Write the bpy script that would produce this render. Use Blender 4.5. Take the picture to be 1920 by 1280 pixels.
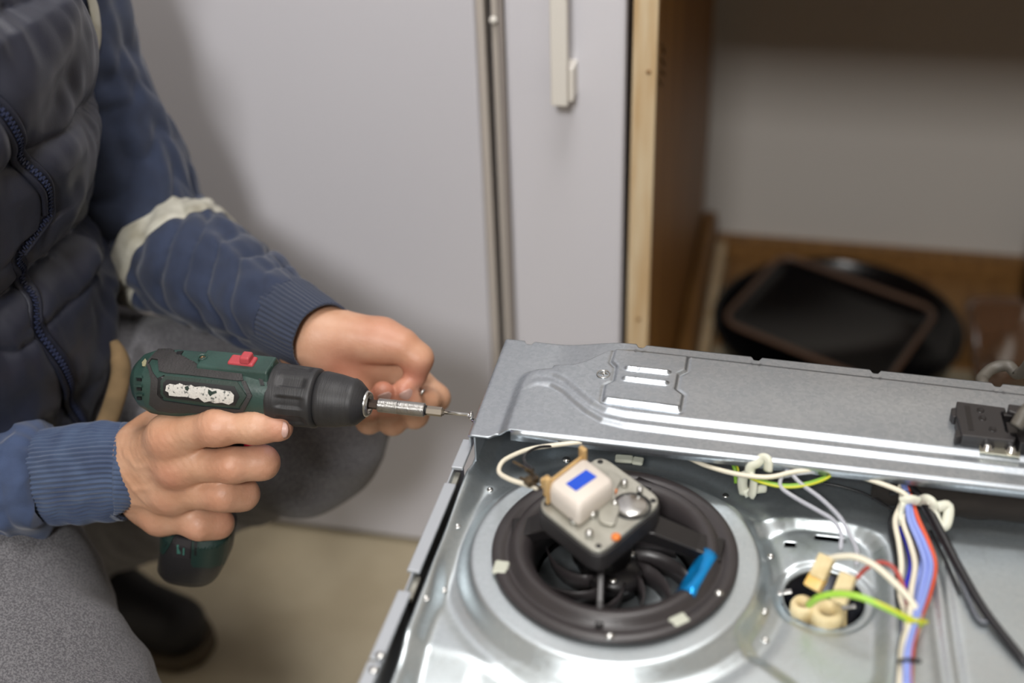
import bpy, bmesh, math, random
import numpy as np
from mathutils import Vector, Matrix
random.seed(4); rng = np.random.default_rng(7)
for o in list(bpy.data.objects): bpy.data.objects.remove(o)
sc = bpy.context.scene; COL = sc.collection
PI = math.pi
# ------------------------------------------------------------------ camera
F = 2450.0; TH = math.radians(34.4); RO = math.radians(2.2); YA = math.radians(13.6); CZ = 1.17
CAM = np.array([0, 0, CZ])
_h = np.array([-math.sin(YA), math.cos(YA), 0]); _r = np.array([math.cos(YA), math.sin(YA), 0]); _z = np.array([0, 0, 1.0])
FW = _h * math.cos(TH) - _z * math.sin(TH); _u = _h * math.sin(TH) + _z * math.cos(TH)
RT = _r * math.cos(RO) - _u * math.sin(RO); UP = _u * math.cos(RO) + _r * math.sin(RO)
cam = bpy.data.cameras.new('camera'); camo = bpy.data.objects.new('camera', cam); COL.objects.link(camo)
cam.sensor_width = 36; cam.lens = F / 1920 * 36; cam.clip_start = .02
M = Matrix(((RT[0], UP[0], -FW[0], 0), (RT[1], UP[1], -FW[1], 0), (RT[2], UP[2], -FW[2], CZ), (0, 0, 0, 1)))
camo.matrix_world = M
cam.dof.use_dof = True; cam.dof.focus_distance = 0.985; cam.dof.aperture_fstop = 2.5
sc.camera = camo
# ------------------------------------------------------------------ light
w = bpy.data.worlds.new('world'); sc.world = w; w.use_nodes = True
w.node_tree.nodes['Background'].inputs[0].default_value = (.75, .82, 1, 1)
w.node_tree.nodes['Background'].inputs[1].default_value = .24
def area(name, loc, to, size, energy, color, sy=None):
    l = bpy.data.lights.new(name, 'AREA'); l.energy = energy; l.color = color; l.size = size
    if sy: l.shape = 'RECTANGLE'; l.size_y = sy
    o = bpy.data.objects.new(name, l); COL.objects.link(o); o.location = loc
    o.rotation_euler = (Vector(to) - Vector(loc)).to_track_quat('-Z', 'Y').to_euler(); return o
area('key_lamp', (-.14, -1.35, 2.3), (-.2, .9, .5), .40, 47, (1, .985, .972))
area('ceiling_lamp', (-.05, .75, 2.44), (-.05, .75, 0), .55, 25, (1, .97, .95), 1.1)
vs = sc.view_settings; vs.view_transform = 'Standard'; vs.look = 'None'; vs.gamma = 1; vs.exposure = 0.0
vs.use_curve_mapping = False

# ------------------------------------------------------------------ helpers
def ray(x, y): return FW + RT * (x - 960) / F - UP * (y - 640) / F
def az(x, y, z): r = ray(x, y); return CAM + r * (z - CZ) / r[2]
def ay(x, y, Y): r = ray(x, y); return CAM + r * Y / r[1]
def ax_(x, y, X): r = ray(x, y); return CAM + r * X / r[0]
def ad(x, y, d): return CAM + ray(x, y) * d
def proj(p):
    d = np.asarray(p, float) - CAM; z = d @ FW
    return 960 + F * (d @ RT) / z, 640 - F * (d @ UP) / z, z
def lin(c):
    if isinstance(c, str): c = [int(c[i:i + 2], 16) / 255 for i in (0, 2, 4)]
    return tuple(v / 12.92 if v <= .04045 else ((v + .055) / 1.055) ** 2.4 for v in c) + (1,)
MATS = {}
def mat(name, col, rough=.5, metal=0, col2=None, nscale=20, nfac=1, bump=0, bscale=200, sss=0, spec=None, coat=0, trans=0, emit=None, estr=1, stretch=None, lo=.35, hi=.65, sheen=0, attr=None, attrcol=None, detail=4, bdist=.001):
    if name in MATS: return MATS[name]
    m = bpy.data.materials.new(name); m.use_nodes = True; nt = m.node_tree; N = nt.nodes; L = nt.links
    b = N['Principled BSDF']; b.inputs['Base Color'].default_value = lin(col); b.inputs['Roughness'].default_value = rough
    b.inputs['Metallic'].default_value = metal
    if spec is not None: b.inputs['Specular IOR Level'].default_value = spec
    if coat: b.inputs['Coat Weight'].default_value = coat
    if sheen: b.inputs['Sheen Weight'].default_value = sheen
    if trans: b.inputs['Transmission Weight'].default_value = trans
    if emit: b.inputs['Emission Color'].default_value = lin(emit); b.inputs['Emission Strength'].default_value = estr
    if sss:
        b.inputs['Subsurface Weight'].default_value = sss; b.inputs['Subsurface Radius'].default_value = (.012, .005, .003)
        b.inputs['Subsurface Scale'].default_value = 1
    src = None
    if col2 or bump:
        tc = N.new('ShaderNodeTexCoord'); mp = N.new('ShaderNodeMapping'); L.new(tc.outputs['Object'], mp.inputs[0])
        if stretch: mp.inputs['Scale'].default_value = stretch
    if col2:
        n = N.new('ShaderNodeTexNoise'); n.inputs['Scale'].default_value = nscale; n.inputs['Detail'].default_value = detail
        L.new(mp.outputs[0], n.inputs[0])
        r = N.new('ShaderNodeMapRange'); r.inputs[1].default_value = lo; r.inputs[2].default_value = hi; r.inputs[4].default_value = nfac
        L.new(n.outputs[0], r.inputs[0])
        mx = N.new('ShaderNodeMix'); mx.data_type = 'RGBA'; mx.inputs[6].default_value = lin(col); mx.inputs[7].default_value = lin(col2)
        L.new(r.outputs[0], mx.inputs[0]); src = mx.outputs[2]
    if attr:
        a = N.new('ShaderNodeAttribute'); a.attribute_name = attr
        mx = N.new('ShaderNodeMix'); mx.data_type = 'RGBA'; mx.inputs[7].default_value = lin(attrcol)
        if src: L.new(src, mx.inputs[6])
        else: mx.inputs[6].default_value = lin(col)
        L.new(a.outputs['Fac'], mx.inputs[0]); src = mx.outputs[2]
    if src: L.new(src, b.inputs['Base Color'])
    if bump:
        n = N.new('ShaderNodeTexNoise'); n.inputs['Scale'].default_value = bscale; n.inputs['Detail'].default_value = 3
        L.new(mp.outputs[0], n.inputs[0]); bp = N.new('ShaderNodeBump'); bp.inputs['Strength'].default_value = bump
        bp.inputs['Distance'].default_value = bdist; L.new(n.outputs[0], bp.inputs['Height']); L.new(bp.outputs[0], b.inputs['Normal'])
    MATS[name] = m; return m

WPOS = {}
def props(o, label=None, cat=None, group=None, kind=None):
    if label: o['label'] = label
    if cat: o['category'] = cat
    if group: o['group'] = group
    if kind: o['kind'] = kind
    return o
def empty(name, loc, label, cat, group=None):
    o = bpy.data.objects.new(name, None); COL.objects.link(o); o.location = loc; o.empty_display_size = .02
    WPOS[o] = np.array(loc, float); return props(o, label, cat, group)
def obj(name, V, Fc, m, parent=None, smooth=True, label=None, cat=None, group=None, kind=None, attrs=None):
    V = np.asarray(V, float).reshape(-1, 3)
    c = (V.min(0) + V.max(0)) / 2
    if parent is None: c[2] = V[:, 2].min()
    me = bpy.data.meshes.new(name); me.from_pydata((V - c).tolist(), [], [list(map(int, f)) for f in Fc]); me.update()
    if smooth: me.polygons.foreach_set('use_smooth', [True] * len(me.polygons))
    me.materials.append(m)
    o = bpy.data.objects.new(name, me); COL.objects.link(o)
    if parent is not None: o.parent = parent; o.location = c - WPOS[parent]
    else: o.location = c
    WPOS[o] = c
    if attrs:
        for k, v in attrs.items():
            at = me.attributes.new(k, 'FLOAT', 'POINT'); at.data.foreach_set('value', np.asarray(v, np.float32))
    return props(o, label, cat, group, kind)
def mod(o, typ, **k):
    md = o.modifiers.new(typ.lower(), typ)
    for a, v in k.items(): setattr(md, a, v)
    return md
def bevel(o, wd=.002, seg=2):
    mod(o, 'BEVEL', width=wd, segments=seg, limit_method='ANGLE', angle_limit=.6); return o
class MB:
    def __init__(s): s.V = []; s.F = []; s.n = 0
    def add(s, V, Fc):
        V = np.asarray(V, float).reshape(-1, 3); s.V.append(V); s.F += [[i + s.n for i in f] for f in Fc]; s.n += len(V); return s
    def obj(s, name, m, parent=None, **k): return obj(name, np.concatenate(s.V), s.F, m, parent, **k)
def box_g(c, sx, sy, sz, R=None):
    P = np.array([(x, y, z) for x in (-.5, .5) for y in (-.5, .5) for z in (-.5, .5)]) * (sx, sy, sz)
    if R is not None: P = P @ np.array(R).T
    return P + np.array(c), [(0, 1, 3, 2), (4, 6, 7, 5), (0, 4, 5, 1), (2, 3, 7, 6), (0, 2, 6, 4), (1, 5, 7, 3)]
def bx(name, x0, x1, y0, y1, z0, z1, m, parent=None, bev=.001, **k):
    V, Fc = box_g(((x0 + x1) / 2, (y0 + y1) / 2, (z0 + z1) / 2), x1 - x0, y1 - y0, z1 - z0)
    o = obj(name, V, Fc, m, parent, smooth=False, **k)
    if bev: bevel(o, bev)
    return o
def rotz(a): return np.array([[math.cos(a), -math.sin(a), 0], [math.sin(a), math.cos(a), 0], [0, 0, 1]])
def frame(d):
    d = np.array(d, float); d /= np.linalg.norm(d)
    a = np.array([0, 0, 1.]) if abs(d[2]) < .9 else np.array([1., 0, 0])
    u = np.cross(a, d); u /= np.linalg.norm(u); return u, np.cross(d, u), d
def catmull(P, n):
    P = np.asarray(P, float); Q = np.vstack([2 * P[0] - P[1], P, 2 * P[-1] - P[-2]]); out = []
    for i in range(1, len(Q) - 2):
        for t in np.arange(n) / n:
            a, b, c, d = Q[i - 1:i + 3]
            out.append(.5 * (2 * b + (c - a) * t + (2 * a - 5 * b + 4 * c - d) * t * t + (3 * b - a - 3 * c + d) * t ** 3))
    out.append(P[-1]); return np.array(out)
def tube_g(P, r, n=10, disp=None, ell=None, caps=True, up=None):
    """swept tube; r scalar or per point; disp(s, phi)->dr ; ell = (scale_u, scale_v)"""
    P = np.asarray(P, float); k = len(P); r = np.broadcast_to(np.asarray(r, float), (k,))
    T = np.gradient(P, axis=0); T /= np.linalg.norm(T, axis=1)[:, None] + 1e-12
    u = frame(T[0])[0] if up is None else np.cross(up, T[0]); u = u / np.linalg.norm(u); U = []
    for i in range(k):
        u = u - T[i] * (u @ T[i]); u /= np.linalg.norm(u); U.append(u)
    U = np.array(U); W = np.cross(T, U)
    ph = np.arange(n) / n * 2 * PI
    s = np.concatenate([[0], np.cumsum(np.linalg.norm(np.diff(P, axis=0), axis=1))])
    S, PH = np.meshgrid(s, ph, indexing='ij')
    Rr = np.repeat(r[:, None], n, 1)
    if disp is not None: Rr = Rr + disp(S, PH)
    e = (1, 1) if ell is None else ell
    V = P[:, None] + Rr[..., None] * (np.cos(PH)[..., None] * U[:, None] * e[0] + np.sin(PH)[..., None] * W[:, None] * e[1])
    Fc = [(i * n + j, i * n + (j + 1) % n, (i + 1) * n + (j + 1) % n, (i + 1) * n + j) for i in range(k - 1) for j in range(n)]
    V = V.reshape(-1, 3)
    if caps: Fc += [list(range(n))[::-1], list(range((k - 1) * n, k * n))]
    return V, Fc
def lathe_g(c, axis, prof, n=48, rfn=None):
    """prof: list of (t along axis, r)"""
    u, v, d = frame(axis); c = np.array(c, float); V = []
    for t, r in prof:
        for j in range(n):
            a = 2 * PI * j / n; rr = r + (rfn(t, a) if rfn else 0)
            V.append(c + d * t + (u * math.cos(a) + v * math.sin(a)) * rr)
    k = len(prof)
    Fc = [(i * n + j, i * n + (j + 1) % n, (i + 1) * n + (j + 1) % n, (i + 1) * n + j) for i in range(k - 1) for j in range(n)]
    if prof[0][1] > 1e-6: Fc.append(list(range(n))[::-1])
    if prof[-1][1] > 1e-6: Fc.append(list(range((k - 1) * n, k * n)))
    return np.array(V), Fc
def ring_g(c, axis, prof, n=64):
    """closed profile revolved (no caps)"""
    V, Fc = lathe_g(c, axis, list(prof) + [prof[0]], n); k = len(prof)
    Fc = [f for f in Fc if len(f) == 4]
    Fc = [[i if i < k * n else i - k * n for i in f] for f in Fc]
    return V[:k * n], Fc
def prism_g(poly, off):
    """poly Nx3, extruded by off vector"""
    P = np.asarray(poly, float); n = len(P); V = np.vstack([P, P + np.array(off)])
    return V, [list(range(n))[::-1], list(range(n, 2 * n))] + [(i, (i + 1) % n, n + (i + 1) % n, n + i) for i in range(n)]
def sst(a, b, x): t = np.clip((x - a) / (b - a), 0, 1); return t * t * (3 - 2 * t)
def noise2(x, y, s=0):
    r = np.random.default_rng(100 + s); v = 0
    for i in range(9):
        a = r.uniform(0, 2 * PI); f = r.uniform(.6, 1.7); v = v + np.sin((x * math.cos(a) + y * math.sin(a)) * f * 2 * PI + r.uniform(0, 6.28))
    return v / 4.2
def pdist(X, Y, pts, closed=False):
    """distance to polyline and signed side (positive left of direction)"""
    P = np.asarray(pts, float)
    if closed: P = np.vstack([P, P[:1]])
    best = np.full(X.shape, 1e9); side = np.zeros(X.shape)
    for a, b in zip(P[:-1], P[1:]):
        ab = b - a; t = np.clip(((X - a[0]) * ab[0] + (Y - a[1]) * ab[1]) / (ab @ ab), 0, 1)
        dx = X - a[0] - t * ab[0]; dy = Y - a[1] - t * ab[1]; d = np.hypot(dx, dy)
        m_ = d < best - 1e-9; best = np.where(m_, d, best); side = np.where(m_, np.sign(ab[0] * (Y - a[1]) - ab[1] * (X - a[0])), side)
    return best, side
def inpoly(X, Y, P):
    ins = np.zeros(X.shape, bool); n = len(P)
    for i in range(n):
        x1, y1 = P[i]; x2, y2 = P[(i + 1) % n]
        c = ((y1 > Y) != (y2 > Y)) & (X < (x2 - x1) * (Y - y1) / (y2 - y1 + 1e-15) + x1); ins ^= c
    return ins
def sdpoly(X, Y, P):
    d, _ = pdist(X, Y, P, True); return np.where(inpoly(X, Y, P), -d, d)
# ---- implicit surfaces -> mesh (surface nets)
def cone(P, a, b, r1, r2):
    a = np.asarray(a, np.float32); b = np.asarray(b, np.float32); ab = b - a
    pa = [P[i] - a[i] for i in range(3)]
    t = np.clip((pa[0] * ab[0] + pa[1] * ab[1] + pa[2] * ab[2]) / (ab @ ab + 1e-12), 0, 1)
    return np.sqrt(sum((pa[i] - t * ab[i]) ** 2 for i in range(3))) - (r1 + t * (r2 - r1))
def ellip(P, c, r, R=None):
    q = [P[i] - c[i] for i in range(3)]
    if R is not None: q = [sum(R[j][i] * q[j] for j in range(3)) for i in range(3)]
    k = np.sqrt(sum((q[i] / r[i]) ** 2 for i in range(3))); return (k - 1) * min(r)
def smin(a, b, k): h = np.maximum(k - np.abs(a - b), 0) / k; return np.minimum(a, b) - h * h * k * .25
def chain(P, pts, rs, k=.004):
    d = None
    for i in range(len(pts) - 1):
        c = cone(P, pts[i], pts[i + 1], rs[i], rs[i + 1]); d = c if d is None else smin(d, c, k)
    return d
def nets(f, lo, hi, h, smooth=2):
    lo = np.array(lo); n = np.ceil((np.array(hi) - lo) / h).astype(int) + 1
    ax = [(lo[i] + np.arange(n[i]) * h).astype(np.float32) for i in range(3)]
    G = np.meshgrid(*ax, indexing='ij', sparse=True); D = np.broadcast_to(f(G), n).astype(np.float32)
    S = D < 0; nc = n - 1
    cnt = np.zeros(nc, np.int8); acc = np.zeros(tuple(nc) + (3,), np.float32)
    for a in range(3):
        b, c = [(1, 2), (0, 2), (0, 1)][a]
        for ob in (0, 1):
            for oc in (0, 1):
                s0 = [slice(0, nc[i]) for i in range(3)]; s0[b] = slice(ob, ob + nc[b]); s0[c] = slice(oc, oc + nc[c])
                s1 = list(s0); s1[a] = slice(1, 1 + nc[a]); d0 = D[tuple(s0)]; d1 = D[tuple(s1)]
                x = (d0 < 0) != (d1 < 0); t = np.where(x, d0 / np.where(x, d0 - d1, 1), 0)
                cnt += x; acc[..., a] += t; acc[..., b] += x * ob; acc[..., c] += x * oc
    act = cnt > 0; idx = np.full(nc, -1, np.int64); idx[act] = np.arange(act.sum())
    V = lo + (np.argwhere(act) + acc[act] / cnt[act][:, None]) * h
    Q = []
    for a in range(3):
        b, c = [(1, 2), (2, 0), (0, 1)][a]
        s0 = [slice(0, n[i]) for i in range(3)]; s0[a] = slice(0, nc[a]); s1 = list(s0); s1[a] = slice(1, n[a])
        A = S[tuple(s0)]; B = S[tuple(s1)]; e = np.argwhere(A != B)
        e = e[(e[:, b] > 0) & (e[:, c] > 0) & (e[:, b] < nc[b]) & (e[:, c] < nc[c])]
        ib = np.zeros(3, int); ib[b] = 1; ic = np.zeros(3, int); ic[c] = 1
        g = lambda o: idx[tuple((e - o).T)]
        q = np.stack([g(ib + ic), g(ic), g(ib * 0), g(ib)], 1)
        fl = A[tuple(e.T)]; q[~fl] = q[~fl][:, ::-1]; Q.append(q)
    Q = np.concatenate(Q)
    E = np.concatenate([Q[:, [0, 1]], Q[:, [1, 2]], Q[:, [2, 3]], Q[:, [3, 0]]])
    for it in range(smooth):
        A = np.zeros_like(V); k = np.zeros(len(V))
        for i in range(3): A[:, i] = np.bincount(E[:, 0], V[E[:, 1], i], len(V)) + np.bincount(E[:, 1], V[E[:, 0], i], len(V))
        k = np.bincount(E[:, 0], minlength=len(V)) + np.bincount(E[:, 1], minlength=len(V))
        V = V + .6 * (A / k[:, None] - V)
    return V, Q
def vnormals(V, Q):
    n = np.cross(V[Q[:, 2]] - V[Q[:, 0]], V[Q[:, 3]] - V[Q[:, 1]]); N = np.zeros_like(V)
    for j in range(4):
        for i in range(3): N[:, i] += np.bincount(Q[:, j], n[:, i], len(V))
    return N / (np.linalg.norm(N, axis=1)[:, None] + 1e-12)

# ------------------------------------------------------------------ materials
white_enamel = mat('white_enamel', 'cccbd1', .38, bump=.05, bscale=60)
white_enamel2 = mat('white_enamel_freezer', 'd2d1d7', .34, bump=.05, bscale=60)
white_plastic = mat('white_plastic', 'dedad2', .4, bump=.3, bscale=300)
gasket = mat('gasket', 'b9b1a8', .6)
grey_rubber = mat('grey_rubber', '8f8782', .6)
wall_paint = mat('wall_paint', 'c9c4bd', .8, bump=.1, bscale=80)
floor_m = mat('floor_vinyl', 'b8ad95', .45, col2='a0947c', nscale=5, bump=.05, bscale=40)
pine = mat('pale_pine', 'd6c3a2', .55, col2='c4a67c', nscale=14, stretch=(8, 8, .6))
orange_wood = mat('orange_wood', 'a87a3a', .5, col2='8a5f28', nscale=9, stretch=(6, 6, .5))
brown_wood = mat('brown_wood', '8f6838', .5, col2='74512a', nscale=10, stretch=(8, .6, 8))
black_enamel = mat('black_enamel', '0c0c0e', .22)
brown_rim = mat('brown_rim', '6b5344', .4)
amber_glass = mat('amber_glass', '8c6a50', .12, trans=.6)
def galv(name, col, col2, rough, vs_=220):
    m = mat(name, col, rough, 1, bump=.02, bscale=500)
    nt = m.node_tree; N = nt.nodes; L = nt.links; b = N['Principled BSDF']
    tc = N['Texture Coordinate']; v = N.new('ShaderNodeTexVoronoi'); v.inputs['Scale'].default_value = vs_; L.new(tc.outputs['Object'], v.inputs[0])
    n = N.new('ShaderNodeTexNoise'); n.inputs['Scale'].default_value = 14; L.new(tc.outputs['Object'], n.inputs[0])
    s = N.new('ShaderNodeSeparateColor'); L.new(v.outputs['Color'], s.inputs[0])
    ma = N.new('ShaderNodeMath'); ma.operation = 'MULTIPLY_ADD'; ma.inputs[1].default_value = .5; L.new(s.outputs[0], ma.inputs[0]); L.new(n.outputs[0], ma.inputs[2])
    mx = N.new('ShaderNodeMix'); mx.data_type = 'RGBA'; mx.inputs[6].default_value = lin(col); mx.inputs[7].default_value = lin(col2)
    r = N.new('ShaderNodeMapRange'); r.inputs[1].default_value = .3; r.inputs[2].default_value = 1.1; L.new(ma.outputs[0], r.inputs[0])
    L.new(r.outputs[0], mx.inputs[0]); L.new(mx.outputs[2], b.inputs['Base Color'])
    r2 = N.new('ShaderNodeMapRange'); r2.inputs[1].default_value = .2; r2.inputs[2].default_value = 1.2; r2.inputs[3].default_value = rough * .85; r2.inputs[4].default_value = rough * 1.25
    L.new(ma.outputs[0], r2.inputs[0]); L.new(r2.outputs[0], b.inputs['Roughness']); return m
steel_cover = galv('galvanised_cover', 'c2c8ce', 'a9b0b7', .33, 420)
steel_cover.node_tree.nodes['Principled BSDF'].inputs['Metallic'].default_value = .9
steel_panel = galv('galvanised_panel', 'ccd4d8', 'bec7cb', .34, 300)
steel_panel.node_tree.nodes['Principled BSDF'].inputs['Metallic'].default_value = .9
steel = mat('steel', 'c8c8c6', .25, 1)
dull_steel = mat('dull_steel', 'b9b8ae', .45, .6, col2='a4a298', nscale=60)
side_steel = mat('side_steel', 'b5bac0', .45, .6)
black_plastic = mat('black_plastic', '2b292a', .42, bump=.1, bscale=400)
fan_plastic = mat('fan_plastic', '332f30', .38, bump=.08, bscale=300)
fan_plastic2 = mat('fan_plastic_dark', '1b191a', .35)
dark_cavity = mat('dark_cavity', '101114', .5)
cream = mat('cream_ceramic', 'e0d0a6', .6, col2='cdb98a', nscale=80)
cream_yellow = mat('cream_yellow', 'e2b24e', .5, col2='e6c98c', nscale=40)
bobbin = mat('bobbin', 'c9a873', .5, col2='b08d58', nscale=60)
coil_tape = mat('coil_tape', 'd3cac0', .5)
blue_label = mat('blue_label', '0b49c4', .45)
blue_foil = mat('blue_foil', '1590d8', .22, .55, bump=.4, bscale=90)
orange_m = mat('orange_paint', 'e07a30', .4)
nylon = mat('nylon', 'dcdccb', .45, sss=.1)
sap = lambda h: mat('wire_' + h, h, .42)

# ------------------------------------------------------------------ setting
def S(name, x0, x1, y0, y1, z0, z1, m, **k): return bx(name, x0, x1, y0, y1, z0, z1, m, kind='structure', bev=0, **k)
XL, XR, YF, YB, H = -2.0, 1.9, -2.3, 2.0, 2.5
S('floor', XL - .1, XR + .1, YF - .1, YB + .1, -.06, 0, floor_m)
S('ceiling', XL - .1, XR + .1, YF - .1, YB + .1, H, H + .06, mat('ceiling_paint', 'd8d5d0', .9))
S('wall_back', XL - .1, XR + .1, YB, YB + .1, 0, H, wall_paint)
S('wall_left', XL - .1, XL, YF, YB, 0, H, wall_paint)
S('wall_right', XR, XR + .1, YF, YB, 0, H, wall_paint)
S('wall_front', XL - .1, XR + .1, YF - .1, YF, 0, H, wall_paint)
S('baseboard_back', -.11, .9, 1.975, 2.0, 0, .035, brown_wood)
# tall white cabinet on the left
YFZ = 1.186
t = empty('white_cabinet', (-.75, 1.6, 0), 'tall plain white cabinet with a flat door beside the freezer', 'cabinet')
bx('carcass', -1.22, -.305, YFZ + .03, 1.96, 0.0, 1.95, white_enamel, t)
bx('door', -1.215, -.312, YFZ, YFZ + .026, .008, 1.94, white_enamel, t, bev=.004)
bx('door_seal', -.3120, -.3040, YFZ + .006, YFZ + .028, .02, 1.93, gasket, t)
# freezer
t = empty('freezer', (-.22, 1.6, 0), 'tall white freezer with a narrow door and long white bar handle', 'freezer')
bx('body', -.300, -.166, YFZ + .035, 1.95, 0.01, 1.85, white_enamel2, t)
bx('door', -.282, -.163, YFZ - .004, YFZ + .03, .02, 1.84, white_enamel2, t, bev=.005)
bx('door_gasket', -.2965, -.290, YFZ + .004, YFZ + .034, .02, 1.84, gasket, t)
bx('door_edge', -.289, -.283, YFZ - .001, YFZ + .03, .02, 1.84, grey_rubber, t)
V, Fc = lathe_g((-.293, YFZ + .002, .712), (0, -1, 0), [(0, .0), (0, .004), (.004, .004), (.006, .0025), (.006, 0)], 16)
obj('hinge_pin', V, Fc, white_plastic, t)
hb = MB()
p0 = ay(1056, 198, YFZ - .035)
hx = (ay(1033, 0, YFZ - .04)[0] + ay(1070, 0, YFZ - .04)[0]) / 2 - .003
hz = ay(1056, 201, YFZ - .04)[2]
hb.add(*box_g((hx, YFZ - .034, hz + .25), .0165, .012, .50)); 
h1 = bevel(hb.obj('handle', white_plastic, t, smooth=False, label='textured white bar handle'), .002)
obj('handle_bracket', *box_g((hx + .007, YFZ - .016, hz + .018), .010, .026, .032), white_plastic, h1, smooth=False)
# wooden niche side panel, worktop, niche
t = empty('wooden_side_panel', (-.145, 1.6, 0), 'wooden panel with pale pine front edge standing right of the freezer', 'panel')
bx('board', -.1555, -.133, YFZ + .004, 1.935, 0, .80, orange_wood, t, label='orange-brown board face')
bx('edge_strip', -.1565, -.1328, YFZ - .004, YFZ + .005, 0, .80, pine, t, bev=.0015, label='pale pine edge strip')
for px_, py_ in ((1216, 135), (1197, 598)):
    p = ay(px_, py_, YFZ - .0045)
    V, Fc = lathe_g(p, (0, -1, 0), [(0, 0), (0, .0022), (.0006, .0022), (.0006, 0)], 14); obj('nail_hole', V, Fc, brown_wood, t)
mk = MB()
for i, (a, b) in enumerate((((1240, 80), (1245, 100)), ((1237, 105), (1246, 122)), ((1236, 130), (1245, 140)), ((1235, 148), (1240, 160)))):
    q = [ax_(a[0], a[1], -.1325), ax_(b[0], b[1], -.1325)]; mk.add(*tube_g(q, .0012, 6))
mk.obj('pencil_mark', mat('pencil', '4a3416', .8), t)
bx('worktop', -.157, .95, YFZ - .012, 1.995, .80, .838, brown_wood, label='brown wooden worktop over the oven niche', cat='worktop')
bx('wooden_side_panel', .50, .522, YFZ, 1.935, 0, .80, orange_wood, label='orange-brown panel on the right side of the oven niche, out of view', cat='panel')  # far end of the niche, outside the camera frame
# brown timber + pale strip lying on floor against panel
t = bx('wooden_beam', -.131, -.108, 1.30, 1.93, 0, .115, brown_wood, bev=.006, label='brown wooden beam lying along the foot of the side panel', cat='beam')
bx('pale_batten', -.106, -.091, 1.30, 1.95, 0, .045, pine, bev=.002, label='pale wooden batten on the niche floor beside the brown beam', cat='batten')
bx('niche_board', -.088, .49, 1.70, 1.97, 0.0, .006, brown_wood, label='thin brown board lying at the back of the niche floor', cat='board')

# pans in niche
C0 = az(1567, 612, .04)
V, Fc = lathe_g((C0[0], C0[1], .008), (0, 0, 1), [(0, 0), (0, .168), (.004, .176), (.038, .184), (.043, .188), (.045, .185), (.041, .180), (.008, .170), (.006, 0)], 72)
obj('round_tray', V, Fc, black_enamel, label='round black baking tray on the niche floor under the square pan', cat='tray')
def rrect(P, r, n=6):
    P = np.array(P, float); out = []
    for i in range(len(P)):
        a, b, c = P[i - 1], P[i], P[(i + 1) % len(P)]
        u = (a - b) / np.linalg.norm(a - b); v = (c - b) / np.linalg.norm(c - b)
        for t_ in np.linspace(0, 1, n): out.append((1 - t_) ** 2 * (b + u * r) + 2 * t_ * (1 - t_) * b + t_ ** 2 * (b + v * r))
    return np.array(out)
t = empty('square_pan', (C0[0], C0[1], .02), 'square black baking pan with brown rim lying in the round tray', 'pan')
q = [az(1348, 603, .055)[:2], az(1466, 478, .055)[:2], az(1762, 585, .055)[:2]]; q.append(q[0] + q[2] - q[1])
rr = rrect(q, .035, 8); c2 = rr.mean(0)
def ringloop(scale, z): return np.c_[c2 + (rr - c2) * scale, np.full(len(rr), z)]
L_ = [ringloop(.90, .036), ringloop(.99, .056), ringloop(.965, .056), ringloop(.90, .044)]
n_ = len(rr); V = np.vstack(L_); Fc = [(i * n_ + j, i * n_ + (j + 1) % n_, (i + 1) * n_ + (j + 1) % n_, (i + 1) * n_ + j) for i in range(3) for j in range(n_)]
Fc += [list(range(n_))[::-1], list(range(3 * n_, 4 * n_))]
obj('pan_body', V, Fc, black_enamel, t)
obj('rim', *tube_g(np.vstack([ringloop(.985, .058), ringloop(.985, .058)[:2]]), .0042, 8, caps=False), brown_rim, t, label='brown rim')
t = empty('glass_dish', (.36, 1.76, 0), 'brown glass oven dish at the right of the black pans', 'dish')
q = [az(1812, 565, .045)[:2], az(1925, 568, .045)[:2], az(1965, 700, .045)[:2], az(1836, 730, .045)[:2]]
rr = rrect(q, .03, 8); c2 = rr.mean(0); n_ = len(rr)
L_ = [ringloop(.86, .004), ringloop(.98, .045), ringloop(1.04, .047), ringloop(1.04, .050), ringloop(.95, .049), ringloop(.82, .009)]
V = np.vstack(L_); Fc = [(i * n_ + j, i * n_ + (j + 1) % n_, (i + 1) * n_ + (j + 1) % n_, (i + 1) * n_ + j) for i in range(5) for j in range(n_)] + [list(range(n_))[::-1], list(range(5 * n_, 6 * n_))]
obj('dish_body', V, Fc, amber_glass, t)
obj('rim', *tube_g(np.vstack([ringloop(1.04, .050), ringloop(1.04, .050)[:2]]), .003, 8, caps=False), amber_glass, t)
V, Fc = lathe_g((.43, 1.86, 0), (0, 0, 1), [(0, 0), (0, .05), (.02, .055), (.18, .055), (.19, .045), (.20, .03), (.20, 0)], 32)
obj('dark_canister', V, Fc, black_enamel, label='dark cylindrical canister at the right edge of the niche', cat='canister')
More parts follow.
